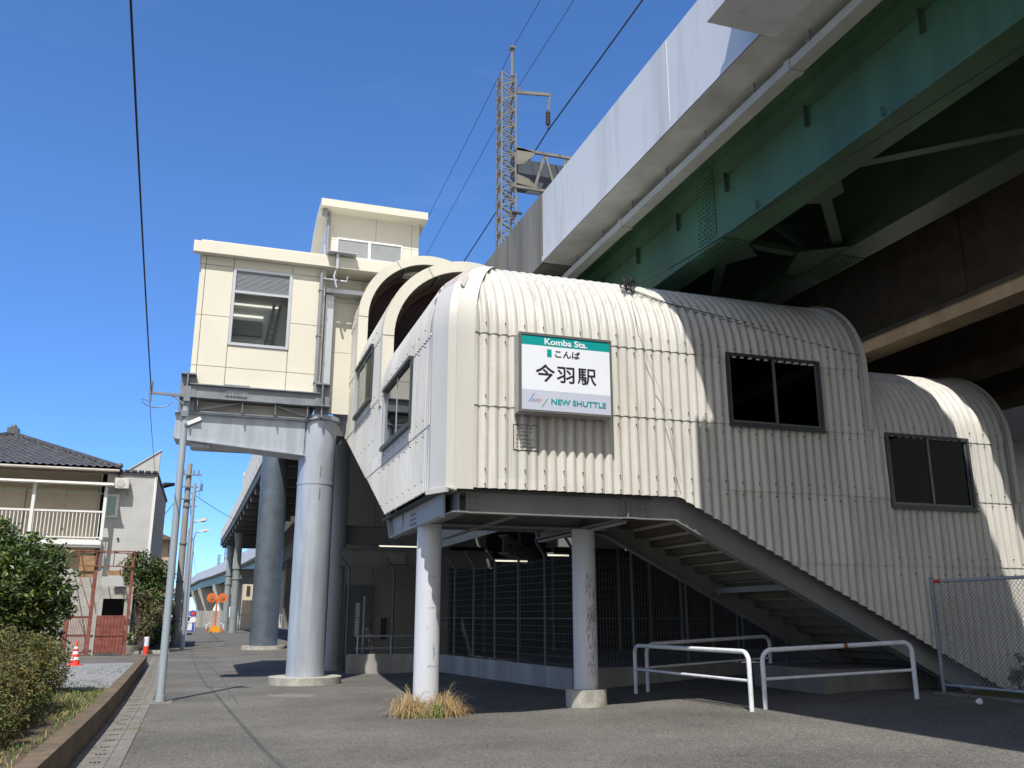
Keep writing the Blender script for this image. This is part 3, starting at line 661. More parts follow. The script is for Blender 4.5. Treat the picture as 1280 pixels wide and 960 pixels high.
for xw in (WEB,10.05):
    m=MB(); m.box(xw,xw+.02,YS,YE+1,GB+.03,ZB-.002); m.box(xw-.06,xw+.50,YS,YE+1,GB,GB+.03); m.box(xw-.18,xw+.35,YS,YE+1,ZB-.035,ZB-.003)
    for yy in [YS+2.2*k+1 for k in range(22)]: m.box(xw+.02,xw+.30,yy,yy+.016,GB+.03,ZB-.035)
    gd=m.build('girder',M_green if xw==WEB else M_greend,via)
    m=MB(); yc=12.42
    m.box(xw-.014,xw-.001,yc-.30,yc+.30,GB+.16,ZB-.12)
    for i in range(6):
        for j in range(14):
            yy=yc-.24+i*.096; zz=GB+.22+j*(ZB-.12-GB-.28)/13; m.tube([(xw-.014,yy,zz),(xw-.034,yy,zz)],.017,0,6)
    m.box(xw-.05,xw+.49,yc-.55,yc+.55,GB-.016,GB-.002)
    for i in range(12):
        for j in range(5): 
            yy=yc-.5+i*.09; xx=xw+.0+j*.10; m.tube([(xx,yy,GB-.016),(xx,yy,GB-.045)],.02,0,6)
    m.build('splice_plate',M_green if xw==WEB else M_greend,gd)
# braces between girders
for k,(a,b) in enumerate((((8.2,9.2),(10.2,7.2)),((8.25,12.2),(10.15,12.3)),((8.25,10.0),(10.05,11.9)),((8.2,12.7),(10.1,16.5)),((8.25,4.2),(10.1,2.2)),((8.25,5.0),(10.1,6.9)),((8.2,-1.0),(10.2,-6)),((8.25,.2),(10.1,2.0)))):
    m=MB(); z=GB+.045+.035*(k%3); m.bar((a[0],a[1],z),(b[0],b[1],z),.17,.02); m.bar((a[0],a[1],z+.08),(b[0],b[1],z+.08),.02,.13); m.build('cross_brace',M_greend,via)
for q in ([(9.3,12.05),(10.04,11.5),(10.04,13.0),(9.7,13.0)],[(8.26,9.6),(8.55,9.9),(8.5,10.3),(8.26,10.4)],[(8.26,12.0),(8.7,12.4),(8.26,13.2)]):
    m=MB(); m.prismZ(q,GB+.012,GB+.030); m.build('gusset_plate',M_greend,via)
for y0 in (2.4,12.42):
    m=MB(); m.bar((8.0,y0,8.9),(10.1,y0,7.75),.1,.1); m.bar((8.0,y0+.11,7.75),(10.1,y0+.11,8.9),.1,.1); m.bar((8,y0+.05,8.3),(10.1,y0+.05,8.3),.12,.06); m.build('sway_frame',M_greend,via)
m=MB(); m.box(7.0,7.22,YS,YE+9,8.75,8.885); 
for yy in (8.9,14.25,3.5): m.box(6.985,7.235,yy,yy+.12,8.735,8.9)
m.build('drain_trough',M_pvc,via)
for k,yy in enumerate((4.6,5.9,7.2,8.5,9.8,11.2,12.5,13.85,15.2,16.6)):
    m=MB(); m.tube([(7.05,yy,8.88),(7.05,yy,ZB)],.014,0,6); m.box(7.0,7.10,yy-.035,yy+.035,8.885,8.94); m.build('pipe_hanger',M_galvd,via)
m=MB()
for yy in (7.35,12.0,15.9): m.tube([(7.30,yy,ZB),(7.30,yy,8.95),(7.15,yy,8.85)],.05,0,10)
m.build('drain_spout',M_pvc,via)
for yy in (3.2,5.2,7.3,9.55,11.7,13.35,15.0,16.7):
    m=MB(); m.box(WEB-.075,WEB-.002,yy-.012,yy+.012,8.36,8.70); m.box(WEB-.012,WEB-.003,yy-.05,yy+.05,8.38,8.70); m.build('pipe_bracket',M_greend,via)
m=MB()
for yy in (10.9,8.1,5.5,2.9): m.tube([(WEB-.03,yy,GB+.03),(WEB-.03,yy,GB+.22)],.012,0,6); m.box(WEB-.06,WEB+.0,yy-.05,yy+.05,GB+.03,GB+.07)
m.tube([(WEB-.02,YS,8.66),(WEB-.02,YE,8.66)],.008,0,5)
m.build('conduit_clip',M_greend,via)
# older concrete viaduct beyond the steel span
cv=thing('concrete_viaduct',(8.5,40,0),'weathered grey concrete viaduct continuing beyond the white parapet','viaduct')
m=MB(); m.box(XP-.03,XP+.25,YE+.03,120,ZB-.02,ZT-.0); 
m.build('parapet',M_concd,cv)
m=MB()
for k in range(20): m.box(XP-.036,XP-.03,YE+2.4+k*5,YE+2.425+k*5,ZB,ZT-.02)
m.build('parapet_joint',M_dark,cv)
m=MB(); m.box(XP+.25,12.30,YE+.03,120,ZB,ZB+.35); m.box(8.0,10.4,YE+.2,120,7.4,ZB); m.build('deck_slab',M_concd,cv)  # slab widened past its parapet to keep sun off the space below
m=MB(); m.box(10.85,11.1,YE+.03,120,ZB+.35,ZT); m.build('parapet',M_concd,cv)
for yy in (36,53,70,87,104): 
    m=MB(); m.box(8.3,10.1,yy,yy+1.6,0,7.4); m.build('pier',M_concd,cv)
# second viaduct to the right
v2=thing('guideway_viaduct',(15,0,0),'dark concrete beam viaduct running parallel behind the covered stairway','viaduct')
m=MB(); m.box(12.35,22.5,YS,120,9.0,9.35); m.build('deck_slab',M_concd,v2)
m=MB(); m.box(12.35,12.55,YS,120,9.35,10.3); m.build('parapet',M_concd,v2)
for xx in (13.12,16.6,19.8):
    m=MB(); m.box(xx-.17,xx+.17,YS,60,7.3,9.0); m.prismY([(xx-.26,6.9),(xx+.32,6.9),(xx+.32,7.16),(xx+.17,7.3),(xx-.17,7.3),(xx-.26,7.16)],YS,60,1); 
    for yy in range(-8,40,4): m.box(xx-.21,xx-.17,yy,yy+.25,7.3,9.0)
    m.build('girder',[M_brown,mat('beam_flange_lit',(.185,.14,.085),.9,0,.3,1.2,streak=True)],v2)  # flange paler than the web, light from below put into its colour
for yy in (-6,44): m=MB(); m.box(13,20,yy,yy+1.6,5.6,6.9); m.box(15,17.5,yy+.1,yy+1.5,0,5.6); m.build('pier',M_concd,v2)
# added back wall under the viaducts, near-black in place of their shade
ub=thing('dark_backwall',(14,30,0),'near-black back wall in place of the deep shade beneath the viaducts','shed')
m=MB(); m.box(7.4,26,31,31.3,0,7.3); m.box(26,26.3,4,31.3,0,8.8); m.build('wall',mat('shade_black',(.03,.03,.028),.9,0,.3,1,streak=True),ub)
m=MB()
for k in range(14): m.box(8+k*1.3,8.1+k*1.3,30.9,31,0,7.0)
m.build('wall_post',M_concd,ub)

# ---------------------------------------------------------------- elevator tower
tw=thing('elevator_tower',(1,22,0),'ivory panelled lift tower block raised on thick grey metal columns','tower')
TY=21.5
m=MB(); m.box(-.74,2.22,TY+.58,27,6.62,10.0); m.box(-.74,.03,TY+.037,TY+.06,6.62,10.0); m.box(1.405,2.22,TY+.037,TY+.06,6.62,10.0); m.box(.03,1.405,TY+.037,TY+.06,6.62,7.82); m.box(.03,1.405,TY+.037,TY+.06,9.76,10.0); m.build('core_wall',M_joint,tw)
xs=[-.75,-.64,.01,1.42,2.24]; zs=[6.60,7.24,8.50,9.79,10.02]; WX=(.03,1.405,7.82,9.76)
m=MB()
for a,b in zip(xs[:-1],xs[1:]):
    for c,d in zip(zs[:-1],zs[1:]):
        if a==.01:                                                # panels round the window opening
            if d<=WX[2]: pass
            if c<9 and d>WX[2] and c<WX[2]: d=WX[2]-.02
            elif c>=WX[2] and c<9.7: continue
        m.box(a+.007,b-.007,TY,TY+.035,c+.007,d-.007)
    # lower strip between 7.24 and window
for yy in (22.2,24.5):
    pass
for (ya,yb2) in ((21.54,23.0),(23.0,25.0),(25.0,27.0)):
    for c,d in zip(zs[:-1],zs[1:]):
        m.box(2.22,2.25,ya+.007,yb2-.007,c+.007,d-.007); m.box(-.77,-.74,ya+.007,yb2-.007,c+.007,d-.007)
m.build('wall_panels',M_panel,tw)
m=MB(); x0,x1,z0,z1=WX; f=.05
m.box(x0-.02,x1+.02,TY-.03,TY+.12,z0-.02,z0+f); m.box(x0-.02,x1+.02,TY-.03,TY+.12,z1-f,z1+.02); m.box(x0-.02,x0+f,TY-.03,TY+.12,z0+f,z1-f); m.box(x1-f,x1+.02,TY-.03,TY+.12,z0+f,z1-f); m.box(x0+f,x1-f,TY-.02,TY+.06,9.14,9.20)
wn=m.build('window',M_alu,tw)
m=MB()
for k in range(15): zz=9.22+k*.0325; m.poly([(x0+f,TY+.0,zz),(x1-f,TY+.0,zz),(x1-f,TY+.035,zz+.028),(x0+f,TY+.035,zz+.028)])
m.box(x0+f,x1-f,TY+.04,TY+.05,9.2,z1-f,0); m.build('louvre',M_blind,wn)
m=MB(); m.box(x0+f,x1-f,TY+.01,TY+.016,z0+f,9.14); m.build('pane',glass('clear_glass',(.88,.9,.88),ior=1.3),wn)
m=MB(); m.box(x0+.0,x1-.0,TY+.55,TY+.57,z0-.1,z1,0); m.box(x0+.06,x1-.6,TY+.50,TY+.545,8.72,8.76,1); m.box(x0+.06,x1-.2,TY+.5,TY+.545,9.02,9.05,1); m.box(x0+.05,x1-.6,TY+.45,TY+.545,8.22,8.60,2); m.bar((1.05,TY+.4,8.0),(1.2,TY+.5,9.1),.05,.05,2); m.bar((.9,TY+.4,8.0),(1.05,TY+.5,9.1),.05,.05,2)
for k in range(6): m.bar((.92+k*.025,TY+.42,8.1+k*.17),(1.07+k*.025,TY+.44,8.12+k*.17),.02,.02,2)
m.box(x0,x0+.01,TY+.12,TY+.54,z0-.1,z1,3); m.box(x1-.01,x1,TY+.12,TY+.54,z0-.1,z1,3)
m.build('interior',[mat('room_back',(.62,.63,.60),.8,0,.2,1),emis('room_tube',(1,.96,.86),.8),mat('room_dark',(.20,.21,.21),.7),mat('room_side',(.42,.39,.32),.8)],wn)
m=MB(); m.box(-.95,4.6,TY-.22,TY-.02,10.02,10.30); m.box(-.80,4.6,TY-.02,27.2,10.02,10.30); m.box(-.78,4.55,TY-.15,27.1,10.30,10.36); m.build('roof',M_panel,tw)
m=MB(); m.tube([(-.55,TY+.1,10.36),(-.55,TY+.1,10.46)],.04,0,6); m.build('roof_fitting',M_alu,tw)
m=MB(); m.box(2.26,2.30,22.0,22.04,6.5,10.0)
m.tube([(2.13,TY-.09,9.93),(2.13,TY-.09,6.75)],.05,0,12); m.tube([(2.13,TY-.09,9.72),(2.75,TY-.09,9.70),(2.78,TY-.09,9.86)],.04,0,10)
for z in (9.4,8.2,7.0): m.box(2.07,2.19,TY-.15,TY,z,z+.04)
m.build('downpipe',mat('pipe_grey',(.30,.31,.32),.4,.3),tw)
# recess wing between tower and stair
m=MB()
for (a,b) in ((2.30,3.25),(3.26,4.6)):
    for c,d in ((6.4,8.0),(8.01,9.35),(9.36,10.0)): m.box(a,b,22.0,22.05,c,d)
m.box(2.3,4.6,22.06,22.1,6.4,10.0,1); m.build('recess_wall',[M_panel,M_joint],tw)
m=MB(); m.box(2.30,2.50,TY+.25,TY+.4,5.9,9.45); m.box(2.28,3.6,TY+.12,TY+.45,9.47,9.58); m.build('corner_post',M_alu,tw)
m=MB(); m.box(2.2,2.95,TY-.42,TY+.1,10.365,10.38); m.box(2.44,2.50,TY-.33,TY-.26,9.95,10.365); m.tube([(2.46,TY-.16,9.95),(2.42,TY-.16,9.8),(2.5,TY-.16,9.5)],.03,0,6); m.build('rain_tray',M_alu,tw)
# upper roof block
UY=24.0
m=MB(); 
for a,b in ((2.52,3.86),(3.87,4.92),(4.93,5.14)):
    for c,d in ((10.3,11.2),(11.21,11.95),(11.96,12.8)): m.box(a,b,UY,UY+.04,c,d)
m.box(2.52,5.13,UY+.041,UY+3.2,10.3,12.7); m.build('upper_wall',M_panel,tw)
m=MB(); x0,x1,z0,z1=2.74,4.66,11.42,12.02
m.box(x0,x1,UY-.04,UY-.002,z0,z0+.05); m.box(x0,x1,UY-.04,UY-.002,z1-.05,z1); m.box(x0,x0+.05,UY-.04,UY-.002,z0+.05,z1-.05); m.box(x1-.05,x1,UY-.04,UY-.002,z0+.05,z1-.05); m.box((x0+x1)/2-.05,(x0+x1)/2+.03,UY-.04,UY-.002,z0+.05,z1-.05)
uw=m.build('louvre_window',M_white,tw); m=MB()
for k in range(16): zz=z0+.05+k*.0315; m.poly([(x0+.05,UY-.025,zz),(x1-.05,UY-.025,zz),(x1-.05,UY-.004,zz+.03),(x0+.05,UY-.004,zz+.03)])
m.build('louvre',M_blind,uw)
m=MB(); prof=[(UY-.45,12.76),(UY-.45,12.98),(UY+.6,12.98),(UY+1.6,12.75),(UY+2.6,12.2),(UY+3.4,11.4),(UY+3.4,11.15),(UY+2.5,11.95),(UY+1.5,12.5),(UY+.6,12.72)]
m.prismX(prof,2.22,5.30); m.build('upper_roof',M_panel,tw)
m=MB(); m.tube([(2.48,UY-.12,12.7),(2.48,UY-.12,10.4)],.055,0,10); m.box(2.28,2.42,UY-.30,UY-.16,12.55,12.72); m.tube([(2.35,UY-.2,12.6),(2.48,UY-.12,12.5)],.05,0,8); m.build('downpipe',mat('pipe_grey',(.3,.31,.32)),tw)
m=MB(); m.box(2.46,2.515,UY+.05,UY+3.2,10.3,12.6); m.build('side_panel',M_signw,tw); m=MB(); m.box(2.44,2.462,UY+.3,UY+.9,10.6,11.9); m.build('side_window',M_blind,tw)
# columns, cantilever beam, floor beams
COLX,COLY=2.31,21.87
m=MB(); m.cyl(COLX,COLY,.14,6.22,.435,.435,0,64); m.tube([(COLX,COLY,4.55),(COLX,COLY,4.62)],.445,0,64); m.tube([(COLX,COLY,6.12),(COLX,COLY,6.22)],.50,0,64)
c=m.build('column',M_galv,tw); m=MB(); m.tube([(COLX,COLY,-.05),(COLX,COLY,.16)],.83,0,64); m.build('pedestal',M_concp,c)
m=MB()
for dz in (4.75,4.2): 
    a=.12; m.bar((COLX+.437*math.sin(a),COLY-.437*math.cos(a),dz),(COLX+.437*math.sin(a),COLY-.437*math.cos(a),dz+.25),.03,.02)
m.build('weld_lug',M_galvd,c)
m=MB(); m.cyl(2.72,44.6,.14,12,.64,.64,0,48); c=m.build('column',mat('galv_blue_grey',(.135,.165,.20),.42,.3,.2,2),tw); m=MB(); m.cyl(2.72,44.6,-.05,.16,1.0,.98,0,40); m.build('pedestal',M_concp,c)
m=MB(); m.cyl(3.55,26.8,.0,6.5,.26,.26,0,40); m.tube([(3.55,26.8,0),(3.55,26.8,.12)],.36,0,32); m.build('column',M_steelw,tw)
m=MB(); m.prismY([(-1.0,6.06),(1.95,6.06),(1.95,5.24),(-.93,5.46),(-1.0,5.5)],21.55,22.15); m.prismY([(-1.02,6.09),(2.0,6.09),(2.0,6.06),(-1.02,6.06)],21.45,22.25); 
m.bar((-.96,21.85,5.46),(1.98,21.85,5.225),.76,.03); m.box(-.62,-.2,21.6,22.1,5.3,5.42)
m.build('cantilever_beam',M_galv,tw)
m=MB(); 
m.box(-.72,2.2,21.38,21.40,6.42,6.72); m.box(-.76,2.24,21.30,21.52,6.72,6.745); m.box(-.76,2.24,21.26,21.52,6.395,6.42); m.box(-.80,2.2,21.42,21.60,6.09,6.12)
for x in (-.55,.45,1.2,1.95): m.box(x,x+.02,21.3,21.52,6.12,6.395)
m.bar((-.5,21.45,6.15),(.45,21.45,6.38),.06,.05); m.bar((1.95,21.45,6.15),(1.2,21.45,6.38),.06,.05)
m.box(.05,.55,21.365,21.382,6.5,6.66); m.box(.0,.6,21.3,21.5,6.745,6.77)
for i in range(6):
    for z in (6.53,6.62): m.tube([(.1+i*.08,21.365,z),(.1+i*.08,21.345,z)],.018,0,6)
    m.tube([(.06+i*.1,21.4,6.77),(.06+i*.1,21.4,6.80)],.02,0,6)
for x in (-.95,2.13):                                       # end posts with raised plates
    m.box(x,x+.34,21.36,21.39,6.42,6.95); m.box(x+.14,x+.17,21.2,21.6,6.12,6.95); m.box(x,x+.34,21.2,21.6,6.93,6.96); m.box(x,x+.36,21.15,21.6,6.38,6.41); m.box(x,x+.34,21.40,21.43,6.10,6.40)
m.build('floor_beam',M_galvd,tw)
m=MB(); m.box(-.6,2.05,TY+.14,TY+.16,6.17,6.40); m.build('lower_panel',M_panel,tw)
m=MB(); m.box(-.7,2.2,21.68,27,6.13,6.16); m.build('floor_plate',mat('floor_pan',(.42,.40,.34),.6),tw)
# lower lift lobby under the stairs
lob=thing('lift_lobby',(5,28.5,0),'shaded beige lobby building with narrow glazed door under the stairs','building')
m=MB()
for a,b in ((3.75,4.08),(4.95,6.2),(6.21,7.4)):
    for c,d in ((0,1.5),(1.51,2.5),(2.51,4.0),(4.01,5.5),(5.51,7.0)): m.box(a,b,28.5,28.54,c,d)
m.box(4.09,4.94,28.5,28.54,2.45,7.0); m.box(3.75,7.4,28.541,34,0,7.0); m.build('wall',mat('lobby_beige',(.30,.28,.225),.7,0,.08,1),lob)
m=MB(); m.box(4.10,4.93,28.40,28.48,0,2.44); d_=m.build('door',mat('door_grey',(.12,.13,.13),.5),lob); m=MB(); m.box(4.42,4.56,28.39,28.41,.9,1.9); m.box(4.66,4.72,28.39,28.41,.4,2.1); m.build('pane',M_alu,d_)
m=MB(); m.box(5.25,5.42,28.44,28.5,.8,1.45); m.build('call_panel',M_ink,lob)
bm_=thing('lobby_canopy_frame',(5,26.8,0),'grey bolted steel beams spanning above the lobby under the upper stair flight','beam frame')
m=MB(); m.ibeam((3.6,26.4,3.15),(8.2,26.4,3.15),.52,.25); m.build('beam',M_steelg,bm_)
m=MB(); m.ibeam((3.6,27.0,3.85),(8.2,27.0,3.85),.55,.25); m.build('beam',M_steelg,bm_)
m=MB(); m.ibeam((6.0,18.5,3.0),(9.8,27.0,3.2),.4,.2); m.ibeam((7.4,19.5,3.25),(14,19.5,3.25),.4,.2); m.build('beam',M_steelg,bm_)
m=MB(); m.box(4.9,5.5,26.26,26.28,2.98,3.3)
for i in range(6):
    for j in range(4): m.tube([(4.95+i*.1,26.26,3.03+j*.075),(4.95+i*.1,26.235,3.03+j*.075)],.02,0,6)
m.build('splice_plate',M_steelg,bm_)
for k,(x,y,z,l) in enumerate(((4.6,25.6,3.42,1.1),(6.9,22.0,2.85,.9),(8.0,21.0,2.95,.55),(9.9,20.5,3.1,.55))):  # added glowing bars in place of sunlit slits between the beams
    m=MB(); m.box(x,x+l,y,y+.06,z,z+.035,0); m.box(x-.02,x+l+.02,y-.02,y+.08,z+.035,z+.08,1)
    tag(m.build('sun_slit_bar',[M_slit,M_steelg]),('glowing bar for a sunlit slit below the lobby beams behind the white corner column','long glowing bar for a sunlit slit in the dark beyond the mesh fence corner','short glowing bar for a sunlit slit midway between the two white columns','short glowing bar for a sunlit slit close to the second white column')[k],'light slit','glowing slits under the station')

# ---------------------------------------------------------------- platform wing on column pairs
wing=thing('elevated_platform',(2.5,70,0),'cream clad elevated platform receding on pairs of grey columns','platform')
def wxp(y): return 2.62-.0195*(y-42)-(.00018*(y-75)**2 if y>75 else 0)
m=MB(); ys=[40+2.67*k for k in range(13)]
for a,b in zip(ys[:-1],ys[1:]):
    m.prismZ([(wxp(a),a+.03),(wxp(b),b-.03),(wxp(b)+.15,b-.03),(wxp(a)+.15,a+.03)],10.0,12.0); [m.box(wxp(a)-.03,wxp(a)+.01,a+.25,a+.37,z,z+.12,1) for z in (10.3,11.6)]
m.build('side_wall',[mat('platform_cream',(.90,.78,.55),.5),M_joint],wing)
m=MB(); ys=[72,80,90,100,110]
for a,b in zip(ys[:-1],ys[1:]): m.prismZ([(wxp(a),a+.02),(wxp(b),b-.02),(wxp(b)+.15,b-.02),(wxp(a)+.15,a+.02)],10.0,11.15)
m.build('low_parapet',mat('platform_cream',(.90,.81,.61),.5),wing)
m=MB(); ys=[40,56,72,80,90,100,110]
for a,b in zip(ys[:-1],ys[1:]): m.prismZ([(wxp(a)+.05,a),(wxp(b)+.05,b),(wxp(b)+4,b),(wxp(a)+4,a)],9.4,9.98)
for yy in range(42,110,4): m.box(wxp(yy)+.1,wxp(yy)+4,yy,yy+.3,8.9,9.4)
m.build('deck',mat('deck_dark_steel',(.10,.10,.095),.7),wing)
m=MB(); m.box(wxp(72)+.02,wxp(72)+.1,72.1,74.2,11.2,12.4); m.build('sign_board',M_white,wing)
for (x,y,h) in ((2.55,88,9.2),(2.2,103,9.2),(6.1,88,9.2),(5.8,103,9.2)):
    m=MB(); m.cyl(x,y,0,h,.33,.33,0,20); 
    for z in (h*.62,h*.52): m.tube([(x,y,z),(x,y,z+.15)],.4,0,20)
    m.tube([(x,y,h-1.2),(x,y,h)],[.33,.5],0,20)
    m.build('column',mat('column_grey_green',(.27,.30,.29),.6,0,.15,2),wing)
for y in (88,103):
    m=MB(); m.ibeam((2.4,y,5.3),(6.1,y,5.3),.9,.4,.05); m.build('tie_beam',M_steelg,wing)

# ---------------------------------------------------------------- far railway bridge on T piers, masts
far=thing('distant_viaduct',(2,170,0),'distant curving white railway viaduct on tapered concrete piers','viaduct')
pth=[(6.5,118),(6.3,132),(5.3,150),(3.4,173),(1.0,200),(-2.0,227),(-5.5,280),(-9,330),(-16,420)]
m=MB(); g_=MB(); d_=MB()
for a,b in zip(pth[:-1],pth[1:]):
    q=lambda mb,o0,o1,z0,z1: mb.prismZ([(a[0]+o0,a[1]),(b[0]+o0,b[1]),(b[0]+o1,b[1]),(a[0]+o1,a[1])],z0,z1)
    q(m,0,.3,9.67,11.45); q(d_,.3,6,9.5,9.9); q(g_,1.0,1.2,7.9,9.5); q(g_,4.6,4.8,7.9,9.5)
m.build('parapet',M_para,far); d_.build('deck_slab',M_conc,far); g_.build('girder',M_green,far)
for (x,y) in ((6.4,128),(5.2,152),(3.4,174),(1.0,200),(-2,227),(-3.8,254)):
    m=MB(); m.prismY([(x+.2,7.9),(x+5.6,7.9),(x+5.6,7.0),(x+3.9,3.2),(x+3.6,0),(x+2.2,0),(x+1.9,3.2),(x+.2,7.0)],y,y+2.2); m.build('pier',M_conc,far)
def lattice(mb,cx,cy,z0,z1,wd,r=.025,step=None,m=0):
    step=step or wd*1.0; h=wd/2; c=[(cx-h,cy-h),(cx+h,cy-h),(cx+h,cy+h),(cx-h,cy+h)]
    for x,y in c: mb.bar((x,y,z0),(x,y,z1),r*2.4,r*2.4,m)
    n=int((z1-z0)/step)
    for k in range(n):
        za=z0+(z1-z0)*k/n; zb_=z0+(z1-z0)*(k+1)/n
        for i in range(4):
            a=c[i]; b=c[(i+1)%4]
            if k%2: a,b=b,a
            mb.bar((*a,za),(*b,zb_),r*1.5,r*1.5,m); 
            if k%2==0: mb.bar((*a,zb_),(*b,zb_),r*1.2,r*1.2,m)
M_mast=mat('mast_cream_grey',(.20,.19,.165),.6,0,.2,3)
mast=thing('catenary_mast',(7.5,22.9,10.7),'tall lattice overhead line mast rising behind the near grey parapet','mast')
m=MB(); lattice(m,7.5,22.9,10.6,17.6,.44,.021,.25); m.tube([(7.62,22.7,17.5),(7.62,22.7,18.5)],.045,0,8); m.box(7.55,7.7,22.6,22.8,18.45,18.52); m.build('lattice_column',M_mast,mast)
m=MB(); m.bar((7.7,22.9,17.1),(8.95,22.9,17.25),.06,.10); m.bar((8.92,22.9,17.25),(8.86,22.9,16.7),.05,.05); m.bar((7.75,22.9,17.0),(7.9,22.9,17.3),.04,.06); m.build('bracket_arm',M_mast,mast)
m=MB()
for k in range(9): m.tube([(8.86,22.9,16.62-k*.05),(8.86,22.9,16.60-k*.05)],[.075,.075],0,10)
m.tube([(8.86,22.9,16.72),(8.86,22.9,16.05)],.03,0,8); m.build('insulator',mat('insulator_brown',(.10,.07,.06),.35),mast)
m=MB(); m.prismY([(7.74,15.1),(8.3,15.0),(8.3,14.9),(7.95,14.55),(7.74,14.5)],22.62,22.66); m.prismY([(7.74,13.9),(8.5,13.8),(8.1,14.1),(7.74,14.2)],22.62,22.66); m.box(7.7,12.5,22.62,22.70,14.98,15.06); m.box(7.7,12.5,22.62,22.70,13.75,13.83); 
for k in range(6):
    x=8.3+k*.7; m.bar((x,22.66,13.8),(x+.35,22.66,15.0),.05,.07); m.bar((x+.35,22.66,15.0),(x+.7,22.66,13.8),.05,.07)
m.build('portal_truss',M_mast,mast)
m=MB(); m.box(7.76,12.4,23.05,23.1,13.85,14.95); m.build('truss_plate',mat('truss_dark',(.06,.075,.10),.6),mast)
m=MB(); m.tube(sag((7.72,22.75,17.3),(7.72,22.75,13.7),0,6),.012,0,5); m.box(7.6,7.9,22.6,22.66,12.9,12.96); m.build('cable',M_black,mast)
fm=thing('distant_mast',(4.2,190,9.9),'tallest of three distant lattice masts on the far viaduct','mast','lattice masts on the distant viaduct')
m=MB(); lattice(m,4.2,190,9.9,21.8,1.0,.12,1.0); m.build('lattice_column',M_mast,fm); m=MB(); m.bar((4.6,190,15.2),(12,190,15.2),.1,1.0); m.build('crossbeam',M_mast,fm)
dup(fm,(2.7,222,8.4),'middle of three distant lattice masts on the far viaduct'); dup(fm,(.4,262,7.9),'smallest and most distant of three lattice masts on the far viaduct')

# ---------------------------------------------------------------- overhead wires
def wire(name,pts,r,label,cat='wire',group=None,mt=None):
    m=MB(); m.tube(pts,r,0,5); return tag(m.build(name,mt or M_black),label,cat,group)
wire('overhead_wire',sag((8.86,22.9,16.0),(8.86,-25,16.6),.35,24)+[],.022,'thick dark feeder wire meeting the insulator of the lattice mast',group='railway line wires')
wire('overhead_wire',sag((8.86,22.9,16.0),(8.86,75,16.0),.9,24),.022,'feeder wire running on behind the lattice mast insulator',group='railway line wires')
wire('overhead_wire',sag((7.62,22.7,18.45),(7.9,-25,18.8),.4,24),.009,'thin top wire leaving the tip of the lattice mast',group='railway line wires')
wire('overhead_wire',sag((7.62,22.7,18.45),(7.6,75,18.3),.9,24),.009,'thin wire running on beyond the tip of the lattice mast',group='railway line wires')
wire('overhead_wire',sag((7.75,22.8,17.05),(8.3,-25,17.4),.4,24),.009,'thin wire fixed at the bracket arm of the lattice mast',group='railway line wires')
wire('overhead_wire',sag((7.75,22.8,17.05),(7.7,75,17.0),.9,24),.009,'thin wire running on behind the bracket arm',group='railway line wires')
wire('service_drop',sag((-1.32,18,5.72),(-1.02,7.22,6.6),.05,16)+sag((-1.02,7.22,6.6),(-.7,-3,8.2),.0,4)[1:],.012,'dark wire dropping steeply from the sky to the slim pole')
wire('service_drop',sag((-1.34,18.05,5.6),(-2.5,47.4,7.4),.5,16),.007,'thin wire from the slim pole bracket back to the grey house')
wire('cable_run',[(6.45,12.95,6.92),(6.9,12.80,6.72),(7.94,12.70,6.55),(9.5,12.66,6.35),(11.0,12.62,6.12)],.008,'black cables draped across the rounded corrugated roof',cat='cable')
wire('cable_run',[(6.46,12.97,6.95),(7.4,12.75,6.60),(8.6,12.62,6.38),(11.0,12.50,5.98)],.007,'lower black cable draped over the corrugated roof',cat='cable')
wire('hanging_cable',[(6.40,12.76,6.66),(6.36,12.46,6.1),(6.50,12.40,5.5),(6.72,12.40,4.9),(6.86,12.41,4.2),(6.98,12.40,3.55)],.006,'thin grey cable hanging in a slack curve down the corrugated wall',cat='cable',mt=M_pvc)
wire('hanging_cable',sag((6.45,12.95,6.95),(7.68,11.9,7.62),.05,8)+sag((7.68,11.9,7.62),(8.36,-4,7.5),.1,20)[1:],.010,'pair of dark cables rising from the coil to run under the green girder',cat='cable')
m=MB(); rr=random.Random(2)
for k in range(14):
    c=Vector((6.42+rr.uniform(-.06,.08),12.90+rr.uniform(-.05,.05),6.98+rr.uniform(-.04,.05))); r_=rr.uniform(.06,.13); ax=Vector((rr.uniform(-1,1),rr.uniform(-1,-.2),rr.uniform(-.4,.6))).normalized(); a=ax.orthogonal().normalized(); b=ax.cross(a)
    m.tube([c+(a*math.cos(t*.5)+b*math.sin(t*.5))*r_*(1+.2*math.sin(t*1.7+k)) for t in range(14)],.007,0,5)
tag(m.build('cable_coil',M_black),'tangled black coil of spare cable resting on the roof curve','cable')

# ---------------------------------------------------------------- slim pole with floodlight on the left
pl=thing('slim_pole',(-.63,18.05,0),'slim galvanised pole with bracket arm standing on the near pavement','pole')
m=MB(); m.tube([(-.63,18.05,0),(-.665,18.05,5.75)],[.072,.062],0,16); m.tube([(-.63,18.05,0),(-.63,18.05,.12)],.085,0,16); m.build('pole_shaft',mat('pole_zinc',(.34,.39,.43),.55,.05,.15,4,streak=True),pl)
m=MB(); m.bar((-.67,18.0,5.66),(-1.36,18.0,5.68),.05,.05); m.bar((-.67,18.0,5.48),(-.95,18.0,5.66),.03,.03); m.tube([(-1.32,18,5.7),(-1.32,18,5.9)],.03,0,8); m.tube([(-1.32,18,5.66),(-1.32,18,5.5)],.02,0,8); 
m.tube([(-1.3,18,5.5)]+[(-1.2+.28*math.cos(math.pi+t*.5),18,5.55+.16*math.sin(math.pi+t*.5)) for t in range(7)],.01,0,5)
